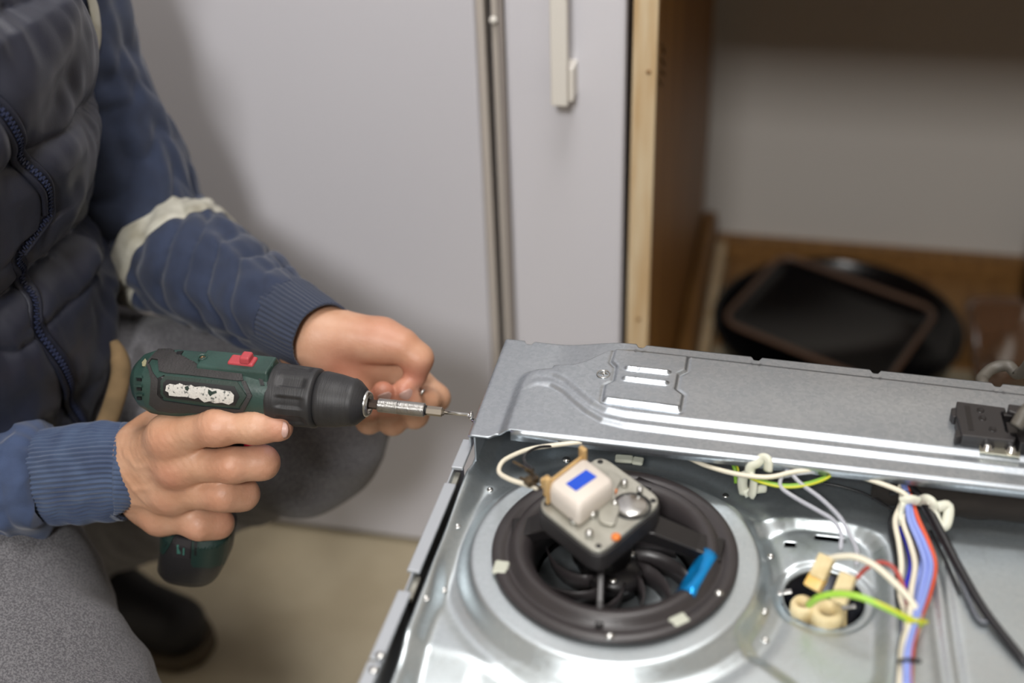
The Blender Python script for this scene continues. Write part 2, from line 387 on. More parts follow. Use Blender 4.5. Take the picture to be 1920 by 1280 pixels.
# ------------------------------------------------------------------ oven (lying on its front, back panel up)
ZC = .59
oven = empty('oven', (.08, .5, 0), 'built-in oven lying face down with its galvanised back opened, fan and wires showing', 'oven')
def grid_obj(name, x0, x1, y0, y1, st, hf, m, parent, keep=None, warp=None, thick=.0012, **k):
    nx = int(round((x1 - x0) / st)) + 1; ny = int(round((y1 - y0) / st)) + 1
    X, Y = np.meshgrid(np.linspace(x0, x1, nx), np.linspace(y0, y1, ny), indexing='ij')
    if warp: X, Y = warp(X, Y)
    Z = hf(X, Y); V = np.stack([X, Y, Z], -1).reshape(-1, 3)
    I = np.arange(nx * ny).reshape(nx, ny)
    Q = np.stack([I[:-1, :-1], I[1:, :-1], I[1:, 1:], I[:-1, 1:]], -1)
    if keep is not None:
        Xc = (X[1:, 1:] + X[:-1, :-1]) / 2; Yc = (Y[1:, 1:] + Y[:-1, :-1]) / 2; Q = Q[keep(Xc, Yc)]
    Q = Q.reshape(-1, 4); used = np.unique(Q); mp = -np.ones(len(V), int); mp[used] = np.arange(len(used))
    o = obj(name, V[used], mp[Q], m, parent, **k)
    if thick: mod(o, 'SOLIDIFY', thickness=thick, offset=-1)
    return o
xy = lambda pts, z=ZC: np.array([az(a, b, z)[:2] for a, b in pts])
# cover plate
A_ = xy([(930, 830), (937, 803), (952, 760), (967, 718), (975, 702), (988, 692), (1008, 688), (1040, 691), (1072, 692), (1097, 686), (1117, 677), (1137, 669), (1160, 666), (1190, 668), (1290, 680), (1500, 704), (1700, 727), (1960, 757)])
B1 = xy([(985, 716), (1008, 706), (1037, 711), (1060, 723), (1085, 745), (1110, 766), (1135, 779), (1172, 787), (1290, 801), (1500, 824), (1700, 847), (1960, 876)])
B2 = xy([(985, 730), (1008, 722), (1032, 726), (1054, 738), (1076, 758), (1100, 777), (1128, 793), (1170, 803), (1290, 818), (1500, 842), (1700, 865), (1960, 895)])
s8 = lambda pts: [(860 + a / 4, 600 + b / 4) for a, b in pts]
PL = xy(s8([(1180, 285), (1712, 340), (1697, 445), (1640, 470), (1618, 580), (1675, 622), (1655, 735), (1085, 660), (1103, 548), (1168, 520), (1190, 412), (1153, 375)]))
PLi = PL
SL = [xy(s8(p)) for p in ([(1265, 435), (1560, 468)], [(1247, 510), (1545, 545)])]
RB = xy(s8([(1110, 655), (1640, 722)]))
notch = [az(a, b, ZC)[0] for a, b in ((993, 633), (1203, 655), (1418, 680), (1640, 705), (1868, 731))]
Ybk = lambda X: np.interp(X, [-.21, .2], [.832, .8235]); YF0 = .7125
def cov_h(X, Y):
    dA, sA = pdist(X, Y, A_); sa = dA * sA * -1            # positive on the right/front side
    SA = sst(-.002, .0032 + .004 * (X < -.16), sa) 
    d1, s1 = pdist(X, Y, B1); S1 = sst(-.0035, .0035, d1 * s1); d2, s2 = pdist(X, Y, B2); S2 = sst(-.003, .003, d2 * s2)
    fade = sst(-.182, -.150, X)
    flange = .0085 * sst(-.165, -.105, X) * sst(.735, .80, Y)
    h = flange + SA * (.0055 + fade * (.0024 * S1 + .0024 * S2) - flange * .85)
    dp = sdpoly(X, Y, PL); h = h + .0016 * sst(.0012, -.0008, dp) - .0008 * np.exp(-((dp - .0016) / .0009) ** 2)
    for s in SL:
        d, _ = pdist(X, Y, s); h = h + .0026 * sst(.0030, .0004, d)
    d, _ = pdist(X, Y, RB); h = h + .0014 * sst(.0024, .0003, d)
    h = h - .0015 * sst(.0035, 0, X + .2075)
    return ZC - .004 + h
def cov_warp(X, Y):
    yb = Ybk(X)
    for nx_ in notch: yb = yb - .0042 * sst(.0042, .0018, np.abs(X - nx_))
    t = (Y - YF0) / (.832 - YF0); yf = YF0 + .0 * X
    yf = YF0 - .0045 * sst(-.185, -.192, X)
    return X - .0 * t, yf + (yb - yf) * t
grid_obj('cover_plate', -.2065, .345, YF0, .832, .00105, cov_h, steel_cover, oven, warp=cov_warp, thick=.0016, label='long galvanised cover plate with embossed ribs')
# front lip of the cover
V = []; 
xs = np.linspace(-.176, .345, 60)
for x in xs: V += [(x, YF0, float(cov_h(np.array([[x]]), np.array([[YF0 + .001]]))[0, 0])), (x, YF0 - .001, ZC - .0075)]
Fc = [(2 * i, 2 * i + 1, 2 * i + 3, 2 * i + 2) for i in range(len(xs) - 1)]
o = obj('cover_lip', V, Fc, steel_cover, oven); mod(o, 'SOLIDIFY', thickness=.0012)
# left turned-down edge of the cover and back turned-down edge
bx('cover_side_edge', -.2064, -.2050, .709, .831, .574, .5825, side_steel, oven, bev=.0005)
# earth mark
gm = MB(); c = az(860 + 1085 / 4, 600 + 432 / 4, ZC + .004); c[2] = float(cov_h(np.array([[c[0]]]), np.array([[c[1]]]))[0, 0]) + .0002
n_ = 28; rgp = [c + np.array([.0047 * math.cos(a), .0047 * math.sin(a), 0]) for a in np.linspace(0, 2 * PI, n_)]
gm.add(*tube_g(rgp, .0006, 6, caps=False)); gm.add(*tube_g([c + [0, .0004, 0], c + [0, -.0036, 0]], .0005, 6))
for i, wd in enumerate((.0034, .0024, .0013)): gm.add(*tube_g([c + [-wd, .0004 + .0012 * i, 0], c + [wd, .0004 + .0012 * i, 0]], .00045, 6))
gm.obj('earth_mark', steel, oven)
# body
bx('left_side_panel', -.2140, -.2125, .10, .713, 0.004, .570, side_steel, oven, bev=.0005)
bx('right_side_panel', .343, .345, .10, .829, 0.004, .570, side_steel, oven, bev=.0005)
bx('left_corner_panel', -.2040, -.2025, .713, .8265, 0.004, .582, side_steel, oven, bev=.0005)
bx('back_side_panel', -.2025, .343, .8250, .8265, 0.004, .582, side_steel, oven, bev=.0005)
bx('door_front', -.24, .365, .06, .84, 0.0, .004 + .02, black_enamel, oven, bev=.003)
bx('inner_box', -.17, .30, .14, .80, .05, .47, dark_cavity, oven, bev=.01)
tabs = [(.10, .30), (.325, .515), (.533, .585), (.596, .690), (.703, .735)]
ys = [az(862, 892, .572)[1], az(776, 1092, .572)[1], az(855, 905, .572)[1]]
fl = []
for i, (a, b) in enumerate([(.10, .30), (.315, az(700, 1240, .572)[1]), (az(700, 1240, .572)[1] + .002, az(765, 1108, .572)[1]), (az(787, 1072, .572)[1], az(855, 907, .572)[1]), (az(868, 878, .572)[1], .735)]):
    b = min(b, .7195); xo = lambda y: np.interp(y, [.10, .495, .727], [-.2265, -.2185, -.2135])
    q = [(xo(a), a, .5695), (xo(b), b, .5695), (xo(b) + .0085, b, .5695), (xo(a) + .0085, a, .5695)]
    bevel(obj('side_flange', *prism_g(q, (0, 0, .0028)), side_steel, oven, smooth=False), .0007)
for a, b in ((765, 1108), (855, 907)):
    p = az(a, b, .57); bx('flange_tab', -.2150, -.2090, p[1], p[1] + .02, .560, .5640, dull_steel, oven, bev=.0007)
for a, b in ((712, 1225), (700, 1252)):
    V, Fc = lathe_g(list(az(a, b, .574)[:2]) + [.5722], (0, 0, 1), [(0, .003), (.001, .0028), (.0016, .0015), (.0017, 0)], 16); obj('rivet', V, Fc, steel, oven)
# rear panel
FC = az(1152, 1020, .572); HC = az(1545, 1121, .546)
LOBE = xy([(1405, 985), (1480, 962), (1600, 975), (1652, 1010), (1662, 1100), (1655, 1275), (1560, 1330), (1470, 1262), (1400, 1215), (1372, 1130), (1380, 1030)], .556)
LOBE = rrect(LOBE, .012, 4)
DIAG = xy([(905, 1150), (893, 1215), (880, 1320)], .556)
def pan_h(X, Y):
    z = .5545 + 0 * X
    r = np.hypot(X - FC[0], Y - FC[1])
    z = z + .009 * sst(.106, .093, r)
    z = z - .0022 * np.exp(-((r - .113) / .006) ** 2)
    z = z + .010 * sst(-.190, -.2045, X + .004 * (Y - .6))
    d = sdpoly(X, Y, LOBE); z = z - .0075 * sst(.006, -.007, d) * sst(.095, .101, r)
    z = z - .006 * sst(.690, .712, Y)
    lo = sst(.530, .500, Y + .10 * (X + .10)); z = z - .012 * lo * sst(.090, .11, r)
    d, s_ = pdist(X, Y, DIAG); z = z + .004 * sst(-.006, .006, -d * s_) * sst(.53, .51, Y) * sst(.090, .11, r)
    z = z - .0018 * np.exp(-((X - .118 + .05 * (Y - .6)) / .004) ** 2) - .0015 * np.exp(-((X - .128 + .05 * (Y - .6)) / .003) ** 2)
    z = z + .0006 * noise2(X * 9, Y * 9, 1)
    rh = np.hypot(X - HC[0], Y - HC[1]); z = z - .002 * sst(.034, .030, rh)
    return z
holes = [(az(1482, 1013, .55), .0032, .0022), (az(1555, 1005, .55), .010, .0022)]
def pan_keep(X, Y):
    k = np.hypot(X - FC[0], Y - FC[1]) > .0745
    k &= np.hypot(X - HC[0], Y - HC[1]) > .0262
    for p, a, b in holes: k &= ~(((np.abs(X - p[0]) < a) & (np.abs(Y - p[1]) < b)))
    return k
grid_obj('rear_panel', -.205, .343, .10, .8255, .0014, pan_h, steel_panel, oven, keep=pan_keep, thick=.001, label='embossed galvanised rear panel')
_hz = float(pan_h(np.array([[HC[0] + .0262]]), np.array([[HC[1]]]))[0, 0])
V, Fc = ring_g((HC[0], HC[1], _hz - .0006), (0, 0, 1), [(.0005, .0262), (.0012, .0272), (.0014, .0270), (.0004, .0258), (-.002, .0258), (-.002, .0262)], 48)
obj('hole_rim', V, Fc, steel_panel, oven)
for a, b in ((918, 912), (1362, 910), (858, 992), (832, 1102), (1447, 1022), (1437, 1178), (1435, 1130), (800, 1135)):
    p = az(a, b, .556); z_ = float(pan_h(np.array([[p[0]]]), np.array([[p[1]]]))[0, 0])
    V, Fc = lathe_g((p[0], p[1], z_ - .0003), (0, 0, 1), [(0, .0026), (.0008, .0024), (.0012, .0016), (.0009, .0010), (.0005, 0)], 16); obj('rivet', V, Fc, steel, oven)
# cavity below fan and hole
V, Fc = lathe_g((FC[0], FC[1], .50), (0, 0, 1), [(0, 0), (0, .085), (.050, .085), (.050, .083), (.004, .083), (.004, 0)], 48)
obj('fan_well', V, Fc, dark_cavity, oven)
# -------- fan
fan = props(bpy.data.objects.new('cooling_fan', None)); COL.objects.link(fan); fan.parent = oven
fan.location = Vector(FC) - oven.location; WPOS[fan] = FC.copy(); fan['label'] = 'round black plastic fan with motor on top'
zf = .5635
V, Fc = ring_g((FC[0], FC[1], zf), (0, 0, 1), [(0, .0800), (.0035, .0812), (.0050, .0800), (.0052, .0735), (.0040, .0720), (.0042, .0695), (.0085, .0680), (.0105, .0655), (.0108, .0625), (.0085, .0575), (.0030, .0545), (-.006, .0530), (-.022, .0525), (-.022, .0545), (-.006, .056), (-.001, .066)], 96)
obj('fan_ring', V, Fc, fan_plastic, fan)
def pol(r, a, z): return np.array([FC[0] + r * math.cos(a), FC[1] + r * math.sin(a), z])
# hub motor position
MC = az(1130, 950, .590)
hub = MC.copy()
def spoke(a, r1, w1, w2, z1, z2, nm='spoke'):
    e = pol(r1, a, z1); s = np.array([hub[0], hub[1], z2]); d = e - s; d[2] = 0; L = np.linalg.norm(d); d /= L; n = np.array([-d[1], d[0], 0])
    V = []
    for t_, wd, zt, th in ((.1, w2, z2, .010), (.45, (w1 + w2) * .5, z2 - .001, .010), (.8, w1, z1 + .003, .009), (1, w1 * 1.2, z1, .006)):
        c = s + (e - s) * t_; c[2] = zt
        V += [c + n * wd / 2, c - n * wd / 2, c - n * wd / 2 - [0, 0, th], c + n * wd / 2 - [0, 0, th]]
    Fc = [(i * 4 + j, i * 4 + (j + 1) % 4, (i + 1) * 4 + (j + 1) % 4, (i + 1) * 4 + j) for i in range(3) for j in range(4)] + [(3, 2, 1, 0), (12, 13, 14, 15)]
    o = obj(nm, V, Fc, fan_plastic2, fan, smooth=False); bevel(o, .001)
spoke(-PI / 2 + .02, .071, .0045, .0045, zf + .007, .585)
spoke(PI - .05, .070, .017, .020, zf + .008, .584)
spoke(.12, .071, .017, .020, zf + .008, .584)
spoke(PI / 2 - .2, .070, .014, .016, zf + .008, .584)
spoke(PI * .74, .070, .022, .022, zf + .008, .582)
# impeller
im = props(bpy.data.objects.new('impeller_hub', None)) if False else None
V, Fc = lathe_g((FC[0], FC[1], .538), (0, 0, 1), [(0, 0), (0, .019), (.010, .019), (.014, .016), (.015, 0)], 40); obj('impeller_hub', V, Fc, fan_plastic2, fan)
for i in range(9):
    a0 = i * 2 * PI / 9 + .3; V = []
    for k in range(7):
        t_ = k / 6; r = .017 + t_ * .033; a = a0 - t_ * 1.0
        for zz_ in (.536, .553 - .003 * t_):
            p = pol(r, a + (.10 if zz_ > .54 else 0), zz_); V.append(p)
    Fc = [(2 * k, 2 * k + 1, 2 * k + 3, 2 * k + 2) for k in range(6)]
    o = obj('impeller_blade', V, Fc, fan_plastic, fan); mod(o, 'SOLIDIFY', thickness=.0012, offset=0)
V, Fc = ring_g((FC[0], FC[1], .534), (0, 0, 1), [(0, .051), (.002, .052), (.002, .018), (0, .018)], 48)
obj('impeller_disc', V, Fc, steel_panel, fan, label='bright metal disc below the blades')
for a, b, z_ in ((1150, 1085, .553), (1140, 1052, .556), (1185, 1035, .556)):
    p = az(a, b, z_); V, Fc = lathe_g((p[0], p[1], z_ - .006), (0, 0, 1), [(0, .0032), (.004, .0032), (.006, .002), (.0065, 0)], 14); obj('hub_screw', V, Fc, steel, fan)
# motor
u1 = (az(1125, 1030, .6) - az(1015, 945, .6)); ang = math.atan2(u1[1], u1[0]); Rm = rotz(ang)
P4 = [az(1004, 945, .600), az(1122, 1040, .600), az(1244, 938, .600)]; P4.append(P4[0] + P4[2] - P4[1])
rp = rrect(np.array(P4)[:, :2], .011, 6)
def plate(name, z0, th, sc_, m, par, **k):
    c = rp.mean(0); q = c + (rp - c) * sc_; V, Fc = prism_g(np.c_[q, np.full(len(q), z0)], (0, 0, th)); return obj(name, V, Fc, m, par, smooth=False, **k)
Ctr = rp.mean(0); a_u = (P4[1] - P4[0])[:2]; Lu = np.linalg.norm(a_u); a_u = a_u / Lu; a_v = (P4[3] - P4[0])[:2]; Lv = np.linalg.norm(a_v); a_v = a_v / Lv
motor = props(bpy.data.objects.new('fan_motor', None), 'small fan motor with white coil and blue label'); COL.objects.link(motor); motor.parent = oven
WPOS[motor] = np.array([Ctr[0], Ctr[1], .585]); motor.location = Vector(WPOS[motor]) - oven.location
b_ = plate('motor_base', .583, .0135, 1.03, black_plastic, motor); bevel(b_, .001)
V, Fc = lathe_g((Ctr[0] + .002, Ctr[1] - .002, .556), (0, 0, 1), [(0, 0), (0, .020), (.024, .022), (.028, .026), (.0285, 0)], 40); obj('motor_housing', V, Fc, fan_plastic2, motor)
b_ = plate('motor_plate', .5968, .0032, 1.0, dull_steel, motor); bevel(b_, .0006)
def mp(u, v, z): p = P4[0][:2] + a_u * u * Lu + a_v * v * Lv; return np.array([p[0], p[1], z])
for u_, v_ in ((.09, .09), (.92, .08), (.92, .92), (.08, .92)):
    V, Fc = lathe_g(mp(u_, v_, .6000), (0, 0, 1), [(0, 0), (0, .0020), (.0003, .0020), (.0003, 0)], 16); obj('plate_hole', V, Fc, dark_cavity, motor)
# coil
cc = [az(1030, 905, .618), az(1085, 950, .618), az(1150, 898, .618)]; cc.append(cc[0] + cc[2] - cc[1])
cr = rrect(np.array(cc)[:, :2], .004, 5); ccn = cr.mean(0); N_ = len(cr)
V = []
for z_, s_ in ((.6005, .97), (.6035, 1.05), (.612, 1.06), (.6165, 1.0), (.618, .9)): V.append(np.c_[ccn + (cr - ccn) * s_, np.full(N_, z_)])
Fc = [(i * N_ + j, i * N_ + (j + 1) % N_, (i + 1) * N_ + (j + 1) % N_, (i + 1) * N_ + j) for i in range(4) for j in range(N_)] + [list(range(N_))[::-1], list(range(4 * N_, 5 * N_))]
obj('coil', np.vstack(V), Fc, coil_tape, motor, label='white taped coil')
q = [az(1061, 906, .6185), az(1080, 920, .6185), az(1119, 893, .6185), az(1099, 880, .6185)]
q = np.array(q); q[:, 2] = .6180
obj('blue_sticker', *prism_g(q, (0, 0, .0005)), blue_label, motor, smooth=False, label='blue rectangular sticker')
cu = (cc[1] - cc[0]); cu /= np.linalg.norm(cu); cv = (cc[3] - cc[0]); Lcv = np.linalg.norm(cv); cv /= Lcv
for e, (aa, bb) in enumerate(((cc[0], cc[1]), (cc[3], cc[2]))):
    if e == 0: mid = cc[0] * .75 + cc[1] * .25
ends = [(az(1012, 905, .612), .9), (az(1082, 868, .618), .8)]
Rc = np.array([cu, cv, [0, 0, 1]]).T
for p_, dims in ((az(1033, 918, .610), (.013, .006, .016)), (az(1105, 873, .612), (.006, .014, .017))):
    pass
e0 = (cc[0] + cc[3]) / 2 - cu * .0035
mb = MB()
mb.add(*box_g([*(cc[0] * .5 + cc[3] * .5)[:2] - cu[:2] * .0005, .610], .0022, Lcv * 1.15, .018, Rc))
mb.add(*box_g([*(cc[0] - cu * .002)[:2], .6135], .005, .0045, .015, Rc))
mb.add(*box_g([*(cc[3] - cu * .001)[:2], .6165], .006, .0035, .016, Rc))
mb.add(*box_g([*(cc[0] - cu * .006 + cv * .003)[:2], .6100], .010, .004, .007, Rc))
bevel(mb.obj('bobbin', bobbin, motor, smooth=False, label='tan coil bobbin'), .0006)
# terminals left of the coil
mb = MB()
for a, b in (((1000, 885, .612), (962, 865, .606)), ((1010, 912, .610), (975, 895, .606)), ((1000, 890, .606), (985, 880, .612))):
    mb.add(*tube_g([az(*a), az(*b)], .0011, 6))
mb.add(*box_g(az(996, 900, .607), .006, .009, .005, Rm)); bevel(mb.obj('terminals', mat('dirty_brass', '6b5a3f', .5, .6, col2='3a3128', nscale=200), motor, smooth=False), .0004)
# bridge + rotor on the plate
q = [mp(.30, .40, 0), mp(.78, .36, 0), mp(.80, .60, 0), mp(.50, .62, 0), mp(.48, .92, 0), mp(.30, .92, 0)]
q = [mp(.72, .28, .6005), mp(.88, .36, .6005), mp(.74, .58, .6005), mp(.56, .66, .6005), mp(.46, .90, .6005), mp(.26, .88, .6005), mp(.42, .62, .6005), mp(.52, .46, .6005)]
o = obj('bridge', *prism_g(rrect(np.array(q)[:, :2] if False else np.array(q), .004, 4), (0, 0, .0022)), dull_steel, motor, smooth=False); bevel(o, .0006)
V, Fc = lathe_g(mp(.80, .70, .5995), (0, 0, 1), [(0, 0), (0, .0105), (.0018, .0105), (.0024, .0095), (.0024, 0)], 40); obj('rotor', V, Fc, steel, motor)
V, Fc = ring_g(mp(.80, .70, .6001), (0, 0, 1), [(0, .0112), (.0006, .0112), (.0006, .0130), (0, .0130)], 40); obj('rotor_gap', V, Fc, dark_cavity, motor)
for a, b, s_ in ((1076, 973, 1.0), (1105, 998, 1.0), (1171, 904, .9), (1200, 917, .8), (1153, 942, .9), (1112, 961, 1.0)):
    p = az(a, b, .603); V, Fc = lathe_g((p[0], p[1], .6000), (0, 0, 1), [(0, .0028 * s_), (.0030, .0028 * s_), (.0045, .0020 * s_), (.0048, 0)], 16); obj('plate_stud', V, Fc, steel, motor)
for a, b in ((1149, 917), (1155, 1004)):
    p = az(a, b, .602); V, Fc = lathe_g((p[0], p[1], .6000), (0, 0, 1), [(0, .0030), (.0018, .0030), (.0026, .0020), (.0027, 0)], 14); obj('paint_blob', V, Fc, orange_m, motor, label='orange paint dot')
# clips on the fan ring
for a, b, wx, wy in ((939, 1062, .010, .012), (1274, 1161, .012, .009), (1170, 858, .013, .008), (1196, 862, .008, .008)):
    p = az(a, b, zf + .005); th = math.atan2(p[1] - FC[1], p[0] - FC[0]) - PI / 2
    o = obj('clip_window', *box_g((p[0], p[1], zf + .0040), wx, wy, .0030, rotz(th if a > 1000 else 0)), mat('pale_clip', 'b9bcae', .5), fan, smooth=False); bevel(o, .0015)
for a, b in ((1062, 860), (1348, 1110), (1143, 1190)):
    p = az(a, b, zf + .006); V, Fc = lathe_g((p[0], p[1], zf + .0045), (0, 0, 1), [(0, .0030), (.0016, .0028), (.0024, .0016), (.0026, 0)], 16); obj('ring_screw', V, Fc, steel, fan)
# foil tape following the ring
tp = [(1312, 1026), (1346, 1046), (1302, 1121), (1267, 1104)]
V = []; nU, nV = 10, 6
prof_r = [.0545, .0575, .0625, .0655, .0680, .0695, .072, .0735, .080]; prof_z = [.0030, .0085, .0108, .0105, .0085, .0042, .0040, .0052, .0050]
for i in range(nU):
    for j in range(nV):
        s_, t_ = i / (nU - 1), j / (nV - 1)
        a = np.array(tp[0]) * (1 - s_) + np.array(tp[3]) * s_; b = np.array(tp[1]) * (1 - s_) + np.array(tp[2]) * s_; c = a * (1 - t_) + b * t_
        p = az(c[0], c[1], zf + .008); r = np.hypot(p[0] - FC[0], p[1] - FC[1]); z_ = zf + np.interp(r, prof_r, prof_z) + .0008
        V.append((p[0], p[1], z_ + .0003 * math.sin(i * 2.1 + j)))
Fc = [(i * nV + j, i * nV + j + 1, (i + 1) * nV + j + 1, (i + 1) * nV + j) for i in range(nU - 1) for j in range(nV - 1)]
o = obj('foil_tape', V, Fc, blue_foil, fan, label='strip of blue foil tape'); mod(o, 'SOLIDIFY', thickness=.0003)
# -------- lamp hole with ceramic connectors
V, Fc = lathe_g((HC[0], HC[1], .515), (0, 0, 1), [(0, 0), (0, .032), (.0265, .032), (.0265, .030), (.003, .030), (.003, 0)], 40); obj('hole_well', V, Fc, mat('dark_chrome', '1c1e26', .25, .6), oven)
def blk(name, a, b, wd, th, m, par=oven, **k):
    a = np.array(a); b = np.array(b); d = b - a; L = np.linalg.norm(d); d /= L; u, v, _ = frame(d)
    R = np.array([u, v, d]).T; o = obj(name, *box_g((a + b) / 2, wd, th, L, R), m, par, smooth=False, **k); bevel(o, .0012); return o
con = props(bpy.data.objects.new('lamp_socket', None), 'cream ceramic socket with push-on connectors'); COL.objects.link(con); con.parent = oven
WPOS[con] = np.array([HC[0], HC[1], .54]); con.location = Vector(WPOS[con]) - oven.location
blk('connector_sleeve', az(1552, 1042, .577), az(1533, 1084, .566), .0105, .0085, cream, con)
blk('connector_end', az(1537, 1076, .567), az(1522, 1104, .560), .0110, .0088, cream_yellow, con, label='yellow end of the left connector')
blk('connector_sleeve', az(1592, 1076, .575), az(1572, 1130, .560), .0105, .0085, cream, con)
for a, b, r in ((1506, 1130, .0080), (1552, 1143, .0105)):
    p = az(a, b, .552)
    V, Fc = ring_g((p[0], p[1], .530), (0, 0, 1), [(0, r), (.020, r), (.0225, r * .85), (.0225, r * .55), (.018, r * .42), (0, r * .42)], 28); obj('ceramic_tube', V, Fc, cream, con)
    V, Fc = lathe_g((p[0], p[1], .530), (0, 0, 1), [(0, 0), (0, r * .43), (.012, r * .43), (.012, 0)], 16); obj('tube_core', V, Fc, mat('core_brown', '4a3520', .6), con)
bx('socket_base', HC[0] - .020, HC[0] + .016, HC[1] - .016, HC[1] + .006, .526, .538, cream, con, bev=.003)
for a, b in ((1470, 1110), (1590, 1138), (1575, 1100)):
    p = az(a, b, .545); blk('spring_clip', (p[0] - .004, p[1], .543), (p[0] + .005, p[1] + .002, .545), .004, .0012, steel, con)
# -------- wires
def wire(name, pts, r, m, par=oven, n=8, **k):
    P = catmull([az(*p) for p in pts], n); V, Fc = tube_g(P, r, 8); return obj(name, V, Fc, m, par, **k)
cw = sap('e3dcc8'); gy = sap('7fae3a'); gy2 = sap('c6c832'); bl = sap('8a9bdd'); db = sap('2f2fb4'); rd = sap('d4593a'); dr = sap('a94a42'); bk = sap('1d1d20'); tr = mat('clear_sleeve', 'c9cbd4', .25, trans=.35); gr = sap('5b5f66')
wire('wire', [(1008, 915, .603), (985, 908, .600), (955, 898, .596), (936, 885, .592), (942, 866, .590), (965, 852, .588), (1000, 840, .586), (1060, 832, .586), (1120, 826, .587), (1165, 827, .586), (1195, 836, .582), (1222, 845, .577)], .0017, cw, label='cream wire looping off the motor')
wire('wire', [(1222, 845, .577), (1258, 850, .576), (1290, 858, .576), (1325, 873, .577), (1380, 888, .580), (1440, 894, .582), (1490, 884, .584), (1540, 880, .585), (1590, 887, .584), (1640, 902, .582), (1685, 919, .582), (1702, 930, .58)], .0017, cw, label='cream wire running along the cover')
wire('wire', [(1000, 880, .606), (985, 868, .602), (985, 852, .596), (1010, 838, .590), (1050, 836, .583)], .0010, bk, label='thin black wire by the motor')
wire('wire_tie', [(1218, 846, .577), (1228, 846, .578)], .0028, bk)
wire('wire', [(1366, 845, .575), (1371, 862, .573), (1378, 880, .571), (1380, 905, .562)], .0015, gy)
wire('wire', [(1372, 845, .575), (1377, 862, .573), (1384, 880, .571), (1384, 905, .562)], .0008, gy2)
wire('wire', [(1405, 893, .576), (1430, 903, .577), (1470, 911, .577), (1510, 908, .579), (1545, 897, .580), (1565, 883, .582), (1576, 868, .584)], .0018, gy, label='green wire bowed below the cover')
wire('wire', [(1405, 895, .5775), (1430, 905, .5785), (1470, 913, .5785), (1510, 910, .5805), (1545, 899, .5815), (1567, 884, .5835)], .0008, gy2)
wire('wire', [(1478, 880, .583), (1464, 898, .580), (1466, 915, .578), (1495, 935, .576), (1530, 955, .576), (1562, 975, .577), (1577, 1000, .577), (1576, 1030, .574)], .0015, tr, label='clear sleeved wire')
wire('wire', [(1478, 880, .583), (1500, 905, .580), (1540, 935, .578), (1575, 970, .577), (1592, 1000, .577), (1606, 1030, .577), (1606, 1060, .575)], .0015, tr)
wire('wire', [(1460, 895, .577), (1500, 888, .582), (1545, 884, .584), (1600, 884, .582)], .0011, tr)
wire('wire', [(1440, 900, .566), (1540, 905, .560), (1620, 925, .559), (1680, 960, .559)], .0009, bk)
wire('wire', [(1548, 1048, .575), (1575, 1043, .582), (1605, 1044, .586), (1640, 1060, .586), (1675, 1090, .583), (1705, 1122, .578), (1722, 1150, .572), (1722, 1175, .566), (1702, 1225, .560), (1690, 1290, .558)], .0021, cw, label='cream wire from the left connector')
wire('wire', [(1606, 1084, .574), (1625, 1065, .578), (1650, 1054, .580), (1675, 1064, .578), (1692, 1095, .574), (1702, 1130, .570), (1712, 1180, .564), (1712, 1240, .561)], .0015, dr, label='dark red wire')
wire('wire', [(1516, 1134, .560), (1535, 1120, .572), (1570, 1113, .580), (1610, 1118, .584), (1655, 1136, .582), (1700, 1158, .577), (1728, 1170, .572)], .0022, sap('9fce46'), label='light green wire crossing the hole')
wire('wire', [(1612, 1117, .5848), (1655, 1133, .5836), (1700, 1156, .5786), (1728, 1169, .5738)], .0011, gy2)
B = [(1693, 905), (1703, 935), (1716, 975), (1738, 1020), (1748, 1060), (1736, 1110), (1718, 1165), (1706, 1220), (1704, 1290)]
def bun(dx, z, m, r, wig=0, ph=0, sx=1.0, **k):
    pts = []
    for i, (a, b) in enumerate(B): pts.append((1718 + (a - 1718) * sx + dx * (1 if 2 <= i <= 5 else .55) + wig * math.sin(i * 1.3 + ph), b, z + .003 * math.sin(i * .9 + ph)))
    pts[0] = (1693 + dx * .3, 895, .575); wire('wire', pts, r, m, **k)
bun(-40, .568, cw, .0019, 3, 0, .5, label='cream wire in the bundle')
bun(-22, .572, cw, .0019, 2, 2, .6)
bun(-10, .574, bl, .0019, 2, 1, .9, label='light blue wire in the bundle')
bun(-2, .574, bl, .0019, 2, 1.6, .95)
bun(6, .571, rd, .0018, 2, .6, 1.0, label='orange-red wire in the bundle')
bun(-32, .562, db, .0015, 4, 3, .6, label='dark blue wire in the bundle')
bun(-46, .561, bk, .0014, 3, 1, .35)
bun(2, .564, rd, .0016, 3, 2.4, 1.0)
bun(-12, .562, bl, .0017, 5, 4, .7)
wire('wire', [(1700, 905, .575), (1735, 945, .572), (1768, 1005, .568), (1805, 1075, .563), (1850, 1150, .560), (1925, 1245, .558)], .0028, bk, label='thick black cable')
wire('wire', [(1715, 925, .570), (1752, 985, .565), (1790, 1060, .561), (1815, 1120, .559), (1835, 1160, .558), (1858, 1166, .558)], .0017, gr, label='grey cable beside the black one')
wire('wire', [(1745, 995, .560), (1772, 1050, .558), (1800, 1110, .557)], .0010, bk)
for a, b in ((1688, 925), (1703, 1240), (1716, 1166)):
    wire('cable_tie', [(a - 18, b, .574), (a, b - 3, .579), (a + 22, b, .574)], .0014, bk if b != 1166 else gy2)
